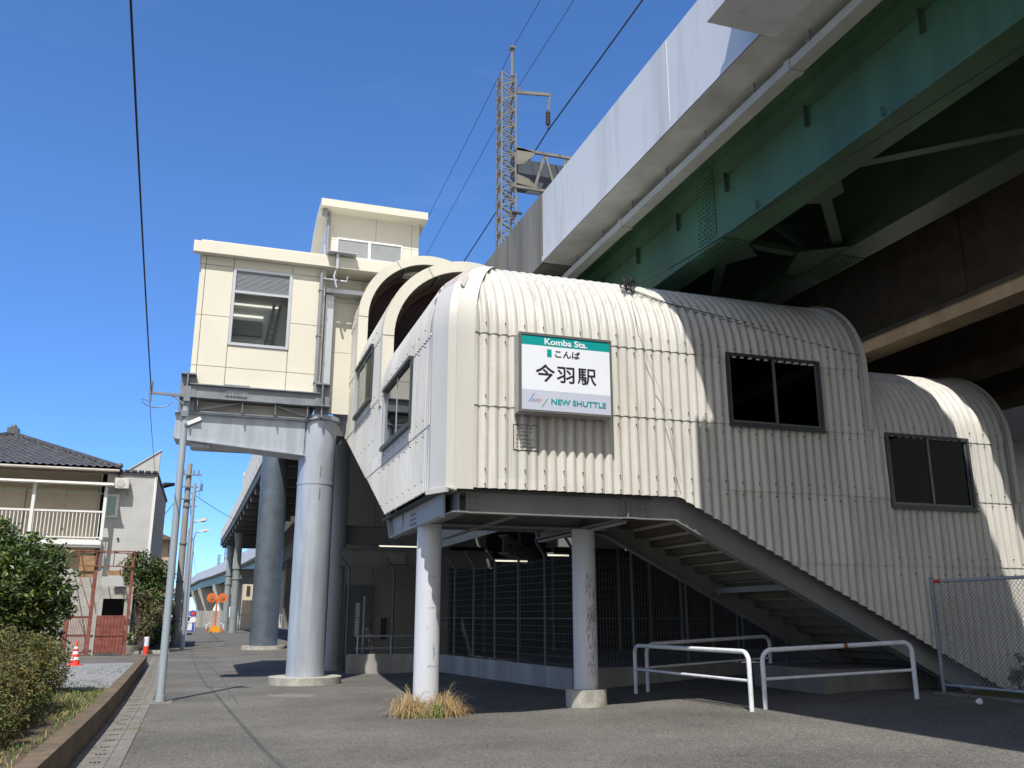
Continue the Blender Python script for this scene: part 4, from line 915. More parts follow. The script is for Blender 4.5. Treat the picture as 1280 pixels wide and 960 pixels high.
m.box(-.72,-.60,17.93,18.0,5.55,5.85); m.box(-.74,-.62,17.95,18.0,5.25,5.36); m.build('bracket_arm',M_galvd,pl)
m=MB(); m.bar((-.60,18.0,5.10),(-.36,17.98,5.22),.14,.075,0); m.bar((-.60,18.0,5.055),(-.35,17.98,5.18),.13,.015,1); m.bar((-.66,18.0,5.08),(-.58,18.0,5.10),.04,.04,1); m.build('floodlight',[M_white,M_galvd],pl)

# ---------------------------------------------------------------- guard rails
M_rustmark=mat('rust_mark',(.28,.09,.03),.8)
def guard(a,b,label):
    t=thing('guard_rail',(a[0],a[1],gz(a[0])),label,'barrier','white tubular guard rails')
    a=Vector((*a,gz(a[0])-.01)); b=Vector((*b,gz(b[0])-.01)); d=(b-a); Ln=d.length; d.normalize(); H_=.86; r=.15
    pts=[a,a+Vector((0,0,H_-r))]+[a+d*(r-r*math.cos(k*math.pi/12))+Vector((0,0,H_-r+r*math.sin(k*math.pi/12))) for k in range(1,7)]
    e=b; pts+= [e-d*(r-r*math.sin(k*math.pi/12))+Vector((0,0,H_-r+r*math.cos(k*math.pi/12))) for k in range(0,7)]+[e]
    m=MB(); m.tube(pts,.036,0,14); m.build('hoop',M_railp,t)
    m=MB(); m.tube([a+Vector((0,0,.44)),b+Vector((0,0,.44))],.023,0,10); m.build('mid_rail',M_railp,t)
    return t,a,d,Ln
guard((7.65,15.62),(7.83,12.13),'near end-on white tubular guard rail turning back beside the white column')
t,a,d,Ln=guard((8.13,12.22),(10.62,11.84),'wide front white guard rail with a rusty spot before the stair foot')
m=MB(); p=a+d*Ln*.55+Vector((0,0,.86)); m.tube([p-d*.035,p+d*.03],.0375,0,12); m.build('rust_spot',M_rustmark,t)
guard((7.96,15.75),(10.8,15.95),'rear white guard rail standing in shade behind the other two')
# stair foundation
m=MB(); m.box(10.0,12.4,13.3,15.35,-.1,.62); m.box(12.4,17.5,12.75,15.35,-.1,.40)
tag(m.build('stair_foundation',M_concd),'weathered concrete block at the shaded stair foot','foundation')

# ---------------------------------------------------------------- low wall with mesh fence under the station
lw=thing('mesh_fence',(7,20,0),'dark grey mesh fence on a low concrete wall enclosing the space under the stairs','fence')
LP=[(3.72,25.2),(6.15,24.85),(7.02,16.95),(14.0,18.2)]
m=MB(); off=.10
for a,b in zip(LP[:-1],LP[1:]):
    m.bar((*a,.22),(*b,.22),.2,.56)
m.build('base_wall',M_conc,lw)
ml=MB()
for si,(a,b) in enumerate(zip(LP[:-1],LP[1:])):
    a=Vector((*a,0)); b=Vector((*b,0)); Ln=(b-a).length; d=(b-a)/Ln; nrm=Vector((d.y,-d.x,0))*(-1)
    n=max(1,round(Ln/1.35))
    for k in range(n+1):
        p=a+d*Ln*k/n; po=MB(); inward=Vector((.35,.25,0)) if si!=2 else Vector((0.1,-.3,0))
        po.tube([p+Vector((0,0,.5)),p+Vector((0,0,2.75)),p+Vector((0,0,2.75))+Vector((-.28,-.16,.32)) if si!=2 else p+Vector((0,0,3.05))],.032,0,8); po.build('post',mat('post_grey',(.12,.13,.12),.5),lw)
    k=0.0
    while k<Ln:
        p=a+d*k; ml.bar(p+Vector((0,0,.52)),p+Vector((0,0,2.72)),.007,.007); k+=.075
    z=.55
    while z<2.75:
        t_=.02 if abs(z-1.45)<.06 else .007
        ml.bar(a+Vector((0,0,z)),b+Vector((0,0,z)),t_,t_); z+=.15
ml.build('mesh_panel',mat('mesh_grey',(.10,.11,.105),.6),lw)
hr=thing('handrail',(5,26.2,0),'pale handrail with two bars in front of the shaded lobby door','railing')
m=MB(); 
for z in (.95,.62): m.tube([(4.1,26.0,z),(6.2,25.9,z)],.028,0,8)
for x in (4.15,5.1,6.1): m.tube([(x,25.97,0),(x,25.97,.95)],.025,0,8)
m.build('rail',M_alu,hr)
# chain link fence at right
cf=thing('chain_link_fence',(11.5,12.2,.27),'galvanised chain link fence beside the foot of the corrugated stairway','fence')
def fpt(y,z): return Vector((11.5+(12.2-y)*.0,y,z))
for yy in (12.2,10.2,8.2,6.2):
    m=MB(); m.tube([fpt(yy,.1),fpt(yy,2.10)],.034,0,10); m.tube([fpt(yy,2.10),fpt(yy,2.14)],[.04,.02],0,10); m.box(11.45,11.55,yy-.05,yy+.05,.15,.30); m.build('post',M_galvd,cf)
m=MB(); m.tube([fpt(12.2,2.06),fpt(5,2.06)],.027,0,10); m.tube([fpt(12.2,.42),fpt(5,.42)],.02,0,8); m.build('rail',M_galv,cf)
m=MB(); m.tube([fpt(12.13,2.06),fpt(11.98,2.06)],.029,0,10); m.build('red_tape',M_red,cf)
m=MB(); y=12.18; z0,z1=.42,2.05; hh=z1-z0
k=-hh
while k<7.2:
    for sg in (1,-1):
        ya=12.18-k if sg>0 else 12.18-k-hh; yb_=ya-sg*hh; za,zb_=z0,z1
        # clip to the run 12.18 .. 5
        pa=[ya,za]; pb=[yb_,zb_]
        def clip(pa,pb):
            out=[]
            for p,q in ((pa,pb),(pb,pa)):
                if p[0]>12.18: t=(12.18-p[0])/(q[0]-p[0]); p=[12.18,p[1]+(q[1]-p[1])*t]
                elif p[0]<5: t=(5-p[0])/(q[0]-p[0]); p=[5,p[1]+(q[1]-p[1])*t]
                out.append(p)
            return out
        if max(ya,yb_)>5 and min(ya,yb_)<12.18:
            pa,pb=clip(pa,pb); m.bar(fpt(*pa)+Vector((.003*sg,0,0)),fpt(*pb)+Vector((.003*sg,0,0)),.0055,.0055)
    k+=.075
m.build('chain_mesh',mat('mesh_zinc',(.30,.31,.31),.5,.3),cf)
kb=MB(); kb.box(11.42,11.60,5,12.35,.0,.30); tag(kb.build('kerb_block',M_concd),'narrow concrete footing under the chain link fence','kerb')
m=MB(); rr=random.Random(3); c=Vector((10.75,10.75,.30))
rows=[[c+Vector((math.cos(2*math.pi*b/9)*.06*math.sin(math.pi*a/5)*rr.uniform(.6,1.3),math.sin(2*math.pi*b/9)*.05*math.sin(math.pi*a/5)*rr.uniform(.6,1.3),.045*math.cos(math.pi*a/5)*rr.uniform(.6,1.2))) for b in range(10)] for a in range(6)]
m.grid(rows,0,False); tag(m.build('litter',M_white),'crumpled white scrap of paper on the shaded ground before the chain link fence','litter')

# ---------------------------------------------------------------- vegetation helpers
def leaf(mb,p,sz,rng,m,droop=0.):
    d=Vector((rng.gauss(0,1),rng.gauss(0,1),rng.gauss(0,.8)-droop)).normalized(); a=d.orthogonal().normalized(); a.rotate(__import__('mathutils').Quaternion(d,rng.uniform(0,6.28)))
    L_=sz*rng.uniform(.7,1.3); W_=L_*.42; n=d.cross(a)*W_*.25
    i=len(mb.v); mb.v+=[tuple(p),tuple(p+d*L_*.5+a*W_*.5+n),tuple(p+d*L_),tuple(p+d*L_*.5-a*W_*.5+n)]; mb.f.append((i,i+1,i+2,i+3)); mb.m.append(m); mb.s.append(False)
def crown(blobs,n,sz,rng,w=(.5,.35,.15),shell=.55,droop=0.):
    """leaves gathered in many small clumps spread through uneven lobes"""
    mb=MB(); tot=sum(b[3]*b[4]*b[5] for b in blobs)
    for (x,y,z,rx,ry,rz) in blobs:
        nc=max(6,int(n/26*rx*ry*rz/tot))
        for c in range(nc):
            u=Vector((rng.gauss(0,1),rng.gauss(0,1),rng.gauss(0,1))).normalized()*(rng.uniform(shell,1.06) if rng.random()<.82 else rng.uniform(.1,shell))
            cp=Vector((x+u.x*rx,y+u.y*ry,z+u.z*rz)); cs=rng.uniform(.10,.24)*min(1,max(rx,rz))
            mi=rng.choices((0,1,2),w)[0]
            for k in range(26):
                p=cp+Vector((rng.gauss(0,1),rng.gauss(0,1),rng.gauss(0,.8)))*cs*.6
                if p.z<.02: continue
                leaf(mb,p,sz,rng,mi if rng.random()<.7 else rng.choices((0,1,2),w)[0],droop)
    return mb
def limbs(base,tips,r0,rng,n=5):
    mb=MB()
    for t in tips:
        b=Vector(base); t=Vector(t); pts=[b.lerp(t,k/n)+Vector((rng.uniform(-1,1),rng.uniform(-1,1),0))*.06*(0<k<n) for k in range(n+1)]
        mb.tube(pts,[r0*(1-.8*k/n) for k in range(n+1)],0,6)
    return mb
def plant(name,label,cat,base,blobs,n,sz,seed,mats,w=(.5,.35,.15),r0=.04,ntips=9,group=None,stemname='trunk',**k):
    rng=random.Random(seed); t=thing(name,base,label,cat,group)
    tips=[(b[0]+rng.uniform(-.5,.5)*b[3],b[1]+rng.uniform(-.5,.5)*b[4],b[2]+rng.uniform(-.2,.6)*b[5]) for b in (blobs*ntips)[:ntips]]
    limbs(base,tips,r0,rng).build(stemname,M_twig,t)
    crown(blobs,n,sz,rng,w,**k).build('crown',mats,t); return t
LM=[M_leaf1,M_leaf2,M_leaf3]; AM=[M_az1,M_az2,M_az3]
plant('evergreen_bush','large dark glossy evergreen bush growing behind the bronze azalea hedge','bush',(-3.5,17.2,.28),
 [(-3.6,17.2,1.75,1.1,.9,1.15),(-2.85,17.1,2.0,.62,.7,.80),(-4.6,17.4,2.2,1.0,.9,1.0),(-2.48,17.0,1.75,.42,.5,.42),(-3.4,17.2,2.65,.55,.5,.45),(-3.0,17.2,1.1,.75,.7,.6),(-4.2,17.0,1.1,1.2,.8,.7)],50000,.10,21,LM,(.46,.34,.20),.05,12,shell=.62)
plant('azalea_hedge','rounded bronze green azalea hedge in front of the dark evergreen bush','hedge',(-2.3,13.6,.28),
 [(-2.45,14.0,.78,.66,.7,.50),(-2.25,14.7,.78,.46,.5,.42),(-2.75,13.2,.82,.65,.6,.52),(-3.2,13.9,.85,.6,.8,.56),(-2.1,13.5,.6,.32,.4,.32),(-2.5,12.7,.72,.55,.5,.46),(-2.2,12.9,.5,.35,.5,.3)],52000,.046,22,AM,(.42,.2,.38),.02,12,shell=.8)
plant('azalea_hedge','lower olive azalea clump closest to the mossy wall in the foreground','hedge',(-2.6,11.0,.28),
 [(-2.2,12.1,.60,.42,.5,.40),(-2.2,11.3,.56,.42,.5,.38),(-2.05,10.5,.48,.36,.45,.30)],26000,.044,23,AM,(.4,.25,.35),.02,10,shell=.8)
plant('garden_shrub','dark broad leaved shrub rising behind the twiggy one by the gate','shrub',(-2.5,43.2,0),
 [(-2.7,43.2,3.3,.85,.6,.95),(-1.95,43.2,3.1,.55,.5,.75),(-2.2,43.3,2.3,.8,.5,.8)],9000,.15,24,LM,(.55,.33,.12),.05,8)
plant('garden_shrub','pale twiggy half bare shrub between the rusty gate and the slim pole','shrub',(-2.4,41.8,0),
 [(-2.5,41.8,2.3,.85,.5,.75),(-1.9,41.9,1.7,.55,.5,.9),(-2.9,41.7,2.5,.5,.5,.4),(-2.3,41.8,1.1,.7,.5,.6)],3600,.11,25,[mat('pale_leaf',(.20,.20,.10),.7),mat('tan_leaf',(.22,.16,.09),.8),M_leaf2],(.4,.3,.3),.035,26,shell=.2)
plant('street_hedge','dark hedge lining the pavement beyond the shrubs','hedge',(-2.2,50,0),[(-2.2,48,1.0,.6,2.5,1.1),(-2.1,53,1.1,.6,3,1.2)],5000,.16,26,LM,(.7,.25,.05),.05,6)
plant('distant_tree','small dark tree at the far bend of the street','tree',(-4.2,150,0),[(-4.2,150,2.6,1.6,1.2,2.0),(-3.0,151,1.6,1.2,1.2,1.4)],1400,.45,27,LM,(.5,.4,.1),.15,5)
# grass and weeds
rng=random.Random(31); m=MB()
def blade(mb,p,h,lean,rng,mi=0,w_=.006,curl=1.):
    a=rng.uniform(0,6.28); d=Vector((math.cos(a),math.sin(a),0)); s_=d.cross(Vector((0,0,1)))*w_; pts=[]
    for k in range(5):
        t=k/4; pts.append(p+Vector((0,0,h*(t-.45*curl*t*t)))+d*lean*t*t)
    for k in range(4):
        f0,f1=1-k/4*.8,1-(k+1)/4*.8; mb.poly([pts[k]-s_*f0,pts[k]+s_*f0,pts[k+1]+s_*f1,pts[k+1]-s_*f1],mi)
for k in range(9000):
    x=rng.uniform(-3.6,-1.40); y=rng.uniform(9,18.5)
    dens=math.sin(x*3.1+y*.9)+math.sin(y*1.7-x*2)+ (1.2 if y>14 else 0)
    if dens<rng.uniform(-1.6,.6): continue
    blade(m,Vector((x,y,.24)),rng.uniform(.04,.13),rng.uniform(.02,.10),rng,rng.choices((0,1),(.75,.25))[0],.005)
kind(m.build('lawn_grass',[M_grass,M_straw]),'stuff')
m=MB()
for k in range(260):
    y=rng.choice([rng.uniform(19,21.5),rng.uniform(24,29)]); x=rng.uniform(-2.6,-1.6)
    blade(m,Vector((x,y,.22-(y-18.6)*.0097)),rng.uniform(.04,.10),.05,rng,0,.006)
for (x,y,n) in ((-.78,13.9,26),(-.74,14.6,16),(-.86,18.0,22),(-.80,20.5,10)):
    for k in range(n): blade(m,Vector((x+rng.gauss(0,.05),y+rng.gauss(0,.12),.0)),rng.uniform(.03,.07),.05,rng,0,.006)
kind(m.build('weeds',[M_grass]),'stuff')
m=MB(); rl=random.Random(77)
for k in range(260):
    q=rl.random()
    if q<.5: yy=rl.uniform(9,30); p=Vector((wx(yy)+abs(rl.gauss(0,.12))+.03,yy,.016))
    elif q<.75: p=Vector((3.4+rl.gauss(0,.7),13.9+rl.gauss(0,.5),.012))
    else: p=Vector((rl.uniform(6.5,11),rl.uniform(11.5,13),gz(9)*0+.012)); p.z=gz(p.x)+.012
    a=rl.uniform(0,6.28); l=rl.uniform(.012,.035); d=Vector((math.cos(a),math.sin(a),rl.uniform(-.1,.3)))*l; n=Vector((-math.sin(a),math.cos(a),rl.uniform(-.2,.2)))*l*.4
    m.poly([p-d,p+n,p+d,p-n],0)
kind(m.build('fallen_leaves',[mat('dead_leaf',(.16,.10,.05),.8,0,.4,20)]),'stuff')
tuft=thing('dry_grass_tuft',(3.4,14.2,0),'straw coloured dry grass tuft with green weeds round the white corner column','grass tuft')
m=MB()
def arch_blade(mb,p,d,h,reach,drop,w_,mi):
    s_=d.cross(Vector((0,0,1))).normalized()*w_; pts=[]
    for k in range(7):
        t=k/6; pts.append(p+d*reach*(t**1.3)+Vector((0,0,h*math.sin(min(1,t*1.25)*math.pi/2)-drop*max(0,t-.45)**1.6)))
    for k in range(6):
        f0,f1=1-k/6*.8,1-(k+1)/6*.8; mb.poly([pts[k]-s_*f0,pts[k]+s_*f0,pts[k+1]+s_*f1,pts[k+1]-s_*f1],mi)
hubs=[(3.12,14.22,.5),(3.02,14.32,.4),(3.22,14.14,.35),(3.62,14.20,.5),(3.74,14.26,.42),(3.56,14.10,.3),(3.84,14.16,.25)]
for k in range(1350):
    hx,hy,hh=rng.choices(hubs,[h[2] for h in hubs])[0]; a=rng.uniform(0,6.28); d=Vector((math.cos(a),math.sin(a),0)); q=rng.random()
    p=Vector((hx+rng.gauss(0,.06),hy+rng.gauss(0,.05),0))
    if (p.x-3.42)**2+(p.y-14.48)**2<.05: continue
    if q<.72: arch_blade(m,p,d,rng.uniform(.4,1.0)*hh*.85,rng.uniform(.14,.46),rng.uniform(.3,1.1),.004,rng.choices((0,1),(.65,.35))[0])
    elif q<.95: arch_blade(m,p,d,rng.uniform(.08,.2),rng.uniform(.2,.42),rng.uniform(.1,.3),.004,rng.choices((0,1),(.65,.35))[0])
    else: arch_blade(m,p,d,rng.uniform(.5,.8)*max(hh,.35)*1.35,rng.uniform(.2,.5),rng.uniform(.0,.25),.0035,1)
m.build('dry_blades',[M_straw,mat('pale_straw',(.55,.42,.23),.85)],tuft)
m=MB()
for k in range(90): leaf(m,Vector((3.50+rng.gauss(0,.05),13.98+rng.gauss(0,.04),rng.uniform(.0,.2))),.06,rng,0)
for k in range(80): leaf(m,Vector((3.28+rng.gauss(0,.12),14.0+rng.gauss(0,.04),rng.uniform(.0,.05))),.045,rng,0)
m.build('weed_leaves',mat('weed_green',(.11,.26,.035),.6),tuft)
m=MB()
for k in range(420):
    x=11.9+abs(rng.gauss(0,1.2)); y=12.1-abs(rng.gauss(0,.5)) if rng.random()<.7 else rng.uniform(7,12); h=rng.uniform(.05,.22)
    blade(m,Vector((x,y,.27)),h,.1,rng,0,.007)
for k in range(160): blade(m,Vector((11.3-abs(rng.gauss(0,.12)),rng.uniform(8,12.3),.27)),rng.uniform(.03,.09),.05,rng,0,.006)
kind(m.build('weeds',[mat('dull_weed',(.09,.12,.035),.8)]),'stuff')
m=MB(); m.box(11.62,30,5,12.40,.0,.275); kind(m.build('verge_soil',M_soil),'structure')
plant('wild_sapling','small leafy sapling growing at the foot of the corrugated wall','sapling',(13.0,12.1,.27),[(13.0,12.1,.62,.22,.12,.26)],420,.06,33,LM,(.4,.4,.2),.012,7,stemname='stem')

# ---------------------------------------------------------------- cones and street bits on the left
def cone(loc,label):
    x,y,z=loc; t=thing('traffic_cone',loc,label,'cone'); m=MB(); m.box(x-.20,x+.20,y-.20,y+.20,z,z+.035); m.build('base',M_red,t)
    m=MB(); prof=[(.15,.035),(.128,.15),(.104,.27),(.104,.27),(.082,.37),(.082,.37),(.062,.48),(.062,.48),(.046,.56),(.046,.56),(.03,.66),(.028,.70),(.0,.705)]
    mi=[0,1,0,1,0,1,0,0]; segs=[(.15,.035,.122,.17,0),(.122,.17,.106,.25,1),(.106,.25,.09,.33,0),(.09,.33,.074,.41,1),(.074,.41,.06,.48,0),(.06,.48,.048,.54,1),(.048,.54,.027,.68,0),(.027,.68,.018,.71,0)]
    for r0,z0,r1,z1,q in segs: m.tube([(x,y,z+z0),(x,y,z+z1)],[r0,r1],q,24,cap=(z1>.7))
    m.build('cone_body',[M_red,M_white],t); return t
cone((-3.45,29.6,.10),'red and white striped traffic cone on the gravel by the rusty gate')
t=thing('marker_post',(-2.12,40.2,0),'short red and white marker post with blue edge at the kerb end','post')
m=MB(); m.cyl(-2.12,40.2,0,.32,.11,.105,0,16); m.cyl(-2.12,40.2,.32,.66,.105,.10,1,16); m.cyl(-2.12,40.2,.66,.68,.10,.06,1,16); m.build('post_body',[M_red,M_white],t); m=MB(); m.bar((-2.215,40.15,.34),(-2.215,40.15,.6),.03,.08); m.build('blue_band',M_blue,t)
t=thing('planter_pot',(-2.75,40.9,0),'low grey planter bowl at the foot of the twiggy shrub','planter'); m=MB(); m.tube([(-2.75,40.9,0),(-2.75,40.9,.1),(-2.75,40.9,.32)],[.22,.26,.32],0,20); m.build('pot',M_concp,t)
rng=random.Random(41); crown([(-2.75,40.9,.5,.35,.3,.25),(-3.1,41.0,.55,.3,.3,.35)],500,.12,rng,(.2,.5,.3)).build('foliage',LM,t)
m=MB(); m.box(-2.3,-1.25,40.6,40.75,0,.14,0); m.box(-2.9,-2.3,40.7,40.9,0,.12,1); tag(m.build('kerb_edge',[M_concp,M_conc]),'short pale kerb stones in front of the shrubs','kerb')
# concrete block wall and rusty gate
m=MB(); m.box(-9,-5.25,39.9,40.05,0,1.25)
for k in range(6): m.box(-9,-5.25,39.89,39.9,.2*k+.19,.2*k+.2,1)
tag(m.build('block_wall',[M_conc,M_concd]),'low grey concrete block wall left of the rusty gate','low wall')
gt_=thing('rusty_gate',(-4,39.5,0),'rusty red steel gate and bare canopy frame in front of the house','gate')
m=MB()
m.box(-5.15,-5.0,39.4,39.55,0,1.9); m.box(-2.93,-2.83,39.45,39.55,0,4.0); m.box(-4.30,-4.17,39.45,39.55,0,4.0); 
m.bar((-4.02,39.45,0),(-4.0,39.45,4.1),.05,.05,1); m.bar((-4.9,39.6,1.9),(-4.2,39.6,.4),.03,.03,1); m.bar((-4.8,39.6,3.0),(-4.25,39.6,1.6),.03,.03,0)
m.build('gate_frame',[M_rust,M_wood],gt_)
m=MB(); m.box(-4.0,-2.95,39.42,39.46,.10,1.52)
for k in range(9): m.box(-4.0+k*.125,-3.975+k*.125,39.40,39.42,.10,1.52)
m.box(-4.0,-2.95,39.39,39.42,.75,.82); m.build('gate_panel',M_rust,gt_)
m=MB(); m.box(-5.0,-4.30,39.44,39.47,.08,.16); m.box(-5.0,-4.3,39.44,39.47,.72,.8); m.box(-5.0,-4.3,39.44,39.47,1.42,1.5)
for k in range(12): m.box(-4.98+k*.058,-4.965+k*.058,39.44,39.46,.1,1.48)
m.build('gate_panel',M_rust,gt_)
m=MB()
for z,yy in ((4.02,39.4),(3.42,39.4),(4.05,41.0)): m.bar((-5.5,yy,z),(-2.8,yy,z),.045,.045)
for x in (-5.45,-4.9,-4.25,-3.6,-2.85): m.bar((x,39.4,4.0),(x,41.0,4.05),.035,.035); m.bar((x,39.4,3.42),(x,39.4,4.02),.035,.035)
m.bar((-3.5,39.4,3.42),(-2.9,39.4,3.98),.04,.04); m.build('canopy_frame',M_rusto,gt_)
for q in ((-4.9,-4.35,39.9,39.95,3.0,3.85),(-3.9,-3.3,40.2,40.25,3.1,3.3)): m=MB(); m.box(*q); m.build('broken_board',mat('plywood',(.36,.22,.11),.8,0,.4,5),gt_)
sh=thing('garden_shed',(-4,42,0),'pale grey shed wall with a dark opening behind the rusty gate','shed')
m=MB(); m.box(-6.0,-4.22,41.4,41.5,0,3.4); m.box(-4.22,-2.9,41.4,41.5,2.2,2.6); m.box(-3.2,-2.9,41.4,41.5,0,2.2); m.box(-6,-2.9,41.5,43.2,2.61,2.7); m.box(-2.95,-2.9,41.5,43.2,0,2.6); m.box(-4.2,-2.95,43.15,43.2,0,2.6,1); m.build('wall',[M_wood,M_dark],sh)
m=MB(); m.box(-3.7,-3.3,41.2,41.4,2.7,3.1); m.build('meter_box',M_siding,sh)

# ---------------------------------------------------------------- houses
ho=thing('tiled_house',(-9,47,0),'two storey beige house with grey tiled hip roof and white balcony','house')
HX1=-5.05; HY=44.9
m=MB(); m.box(-15.5,HX1,HY,54.5,0,7.95); m.build('wall',M_stucco,ho)
ex,ey,ez=-4.2,44.0,8.07; ax,ay,az=-9.85,49.6,10.35
# tiled slopes: wavy rolls running up the slope, stepped courses
def slope(p0,p1,apex,apex2,nw,name):
    mb=MB(); nu=nw*6; nv=13; p0,p1,a0,a1=map(Vector,(p0,p1,apex,apex2)); nrm=(p1-p0).cross(a0-p0).normalized(); nrm=nrm if nrm.z>0 else -nrm
    rows=[]
    for j in range(nv):
        for e in (0,1):
            t=(j+e*.999)/nv; row=[]
            for i in range(nu+1):
                s_=i/nu; base=p0.lerp(p1,s_)
                # stay inside the hip: clamp along the eave at height t
                l=p0.lerp(a0,t); r=p1.lerp(a1,t); along=(p1-p0).normalized(); x=(base-p0).length; xl=(l-p0).dot(along); xr_=(r-p0).dot(along); x=min(max(x,xl),xr_)
                up=(l-p0)-along*(l-p0).dot(along); h=.035*math.cos(2*math.pi*(s_*nw))+ .04*(1-e)
                row.append(p0+along*x+up+nrm*h)
            rows.append(row)
    mb.grid(rows,0,False); return mb.build(name,M_tile,rf)
m=MB(); m.poly([(ex,ey,ez-.05),(-15.6,ey,ez-.05),(-15.6,55.2,ez-.05),(ex,55.2,ez-.05)],0); m.prismX([(ey,ez-.30),(ey,ez-.05),(ey+.06,ez-.05),(ey+.06,ez-.30)],-15.6,ex); m.prismY([(ex,ez-.3),(ex,ez-.05),(ex-.06,ez-.05),(ex-.06,ez-.3)],ey,55.2)
rf=m.build('roof',mat('eave_brown',(.09,.06,.045),.7),ho)
slope((-15.6,ey,ez),(ex,ey,ez),(ax,ay,az),(ax,ay,az),36,'tile_slope'); slope((ex,ey,ez),(ex,55.2,ez),(ax,ay,az),(ax,ay,az),34,'tile_slope'); slope((-15.6,55.2,ez),(-15.6,ey,ez),(ax,ay,az),(ax,ay,az),34,'tile_slope'); slope((ex,55.2,ez),(-15.6,55.2,ez),(ax,ay,az),(ax,ay,az),34,'tile_slope')
m=MB()
for c in ((ex,ey,ez),(-15.6,ey,ez),(ex,55.2,ez)):
    a=Vector(c)+Vector((0,0,.08)); b=Vector((ax,ay,az+.08)); 
    for k in range(24): m.bar(a.lerp(b,k/24),a.lerp(b,(k+.94)/24),.22,.13)
m.box(ax-.25,ax+.25,ay-.25,ay+.25,az,az+.30); m.sphere((ax,ay,az+.35),.16,0,10); m.sphere((ex,ey,ez+.10),.14,0,8); m.build('ridge_tiles',M_tile,rf)
m=MB(); m.tube([(-15.6,ey-.06,ez-.10),(ex,ey-.06,ez-.14)],.06,0,8); m.build('roof_gutter',mat('gutter_tan',(.45,.42,.36),.5),rf)
b_=MB(); b_.box(-15,-4.62,43.75,HY-.01,4.46,4.78); b_.box(-15,-4.62,43.7,43.76,4.55,4.62); 
bal=b_.build('balcony',M_white,ho)
m=MB(); m.box(-15,-4.60,43.76,43.84,5.98,6.06); m.box(-15,-4.60,43.78,43.82,4.85,4.90); m.box(-4.66,-4.58,43.85,HY-.02,5.98,6.06)
x=-14.9
while x<-4.65: m.box(x,x+.035,43.785,43.815,4.90,5.98); x+=.155
m.build('railing',M_white,bal)
for x in (-4.70,-7.6,-10.6): m=MB(); m.box(x,x+.13,43.72,43.85,4.78,7.2); m.build('post',M_white,bal)
m=MB(); m.prismX([(43.5,7.20),(43.5,7.30),(HY-.02,7.5),(HY-.02,7.4)],-15,-4.35); m.tube([(-15,43.46,7.24),(-4.3,43.46,7.20)],.06,0,8); m.build('canopy',mat('canopy_polycarb',(.68,.66,.60),.4),bal)
m=MB(); m.tube([(-4.75,43.9,6.85),(-15,43.9,6.95)],.02,0,6); m.build('laundry_pole',mat('pole_green',(.30,.45,.32),.5),bal)
for k,(x0,x1) in enumerate(((-6.35,-4.95-.15),(-7.95,-6.45),(-9.7,-8.1),(-11.4,-9.8))):
    m=MB(); m.box(x0,x1,HY-.05,HY-.002,4.8,7.05)
    for q in range(40): m.box(x0+.04,x1-.04,HY-.06,HY-.05,4.86+q*.054,4.885+q*.054)
    s_=m.build('shutter',M_shut,ho); m=MB(); m.box(x0-.05,x0,HY-.08,HY-.002,4.8,7.1); m.box(x1,x1+.05,HY-.08,HY-.002,4.8,7.1); m.box(x0,x1,HY-.08,HY-.002,7.055,7.12); m.build('shutter_frame',mat('frame_tan',(.5,.43,.3),.5),s_)
m=MB(); m.tube([(-4.95,44.6,7.9),(-4.98,44.75,7.5),(-5.0,44.8,0)],.04,0,8); m.build('downpipe',mat('gutter_tan',(.45,.42,.36)),ho)
gh=thing('grey_house',(-4,49,0),'narrow grey clapboard house with dark coping beside the tiled house','house')
GX0,GX1,GY=-4.72,-2.60,44.5
m=MB(); m.box(GX0,GX1,GY,55,0,7.85)
for k in range(52): m.box(GX0,GX1+.004,GY-.003,GY,.15*k+.146,.15*k+.150,0)
m.build('wall',M_siding,gh)
m=MB(); m.box(GX0,GX1+.06,GY-.08,55.1,7.85,7.98)
for k in range(7): m.box(GX0+.1+k*.3,GX0+.32+k*.3,GY-.12,GY+.3,7.98,8.06)
m.build('coping',M_tiled,gh)
m=MB(); m.prismY([(-4.1,7.99),(GX1-.02,7.99),(GX1-.02,9.24),(-4.1,8.12)],GY+1.2,GY+1.5); gw=m.build('gable_screen',M_siding,gh); m=MB(); m.bar((-4.15,GY+1.35,8.13),(GX1+.02,GY+1.35,9.29),.4,.05); m.build('gable_cap',M_alu,gw)
m=MB(); m.box(GX1-.10,GX1+.02,GY-.03,GY-.008,0,7.84); m.build('corner_trim',M_white,gh)
m=MB(); m.box(-4.70,-4.12,GY-.10,GY-.008,5.85,6.9,0); w_=m.build('window',M_white,gh); m=MB(); m.box(-4.6,-4.25,GY-.12,GY-.10,5.95,6.8); m.build('curtain',mat('curtain_green',(.35,.50,.44),.8),w_)
m=MB(); m.tube([(-4.0,GY-.02,4.9),(-4.0,GY-.08,4.9)],.05,0,10); m.build('vent_cap',M_dark,gh)
ac=thing('air_conditioner',(-4.2,44.2,7.0),'cream air conditioner unit hung on the grey house wall by the eave','air conditioner')
m=MB(); m.box(-4.35,-3.75,44.02,44.4,7.15,7.62); m.tube([(-4.1,44.02,7.38),(-4.1,44.0,7.38)],.18,1,18); m.build('case',[mat('ac_cream',(.62,.60,.53),.5),M_siding],ac); m=MB(); m.bar((-4.3,44.5,7.12),(-4.3,44.05,7.12),.04,.04); m.bar((-3.8,44.5,7.12),(-3.8,44.05,7.12),.04,.04); m.bar((-3.8,44.5,6.85),(-3.8,44.07,7.1),.03,.03); m.build('bracket',M_galvd,ac)
h3=thing('brown_roof_house',(-4,78,0),'small distant house with brown roof and pink balcony wall','house')
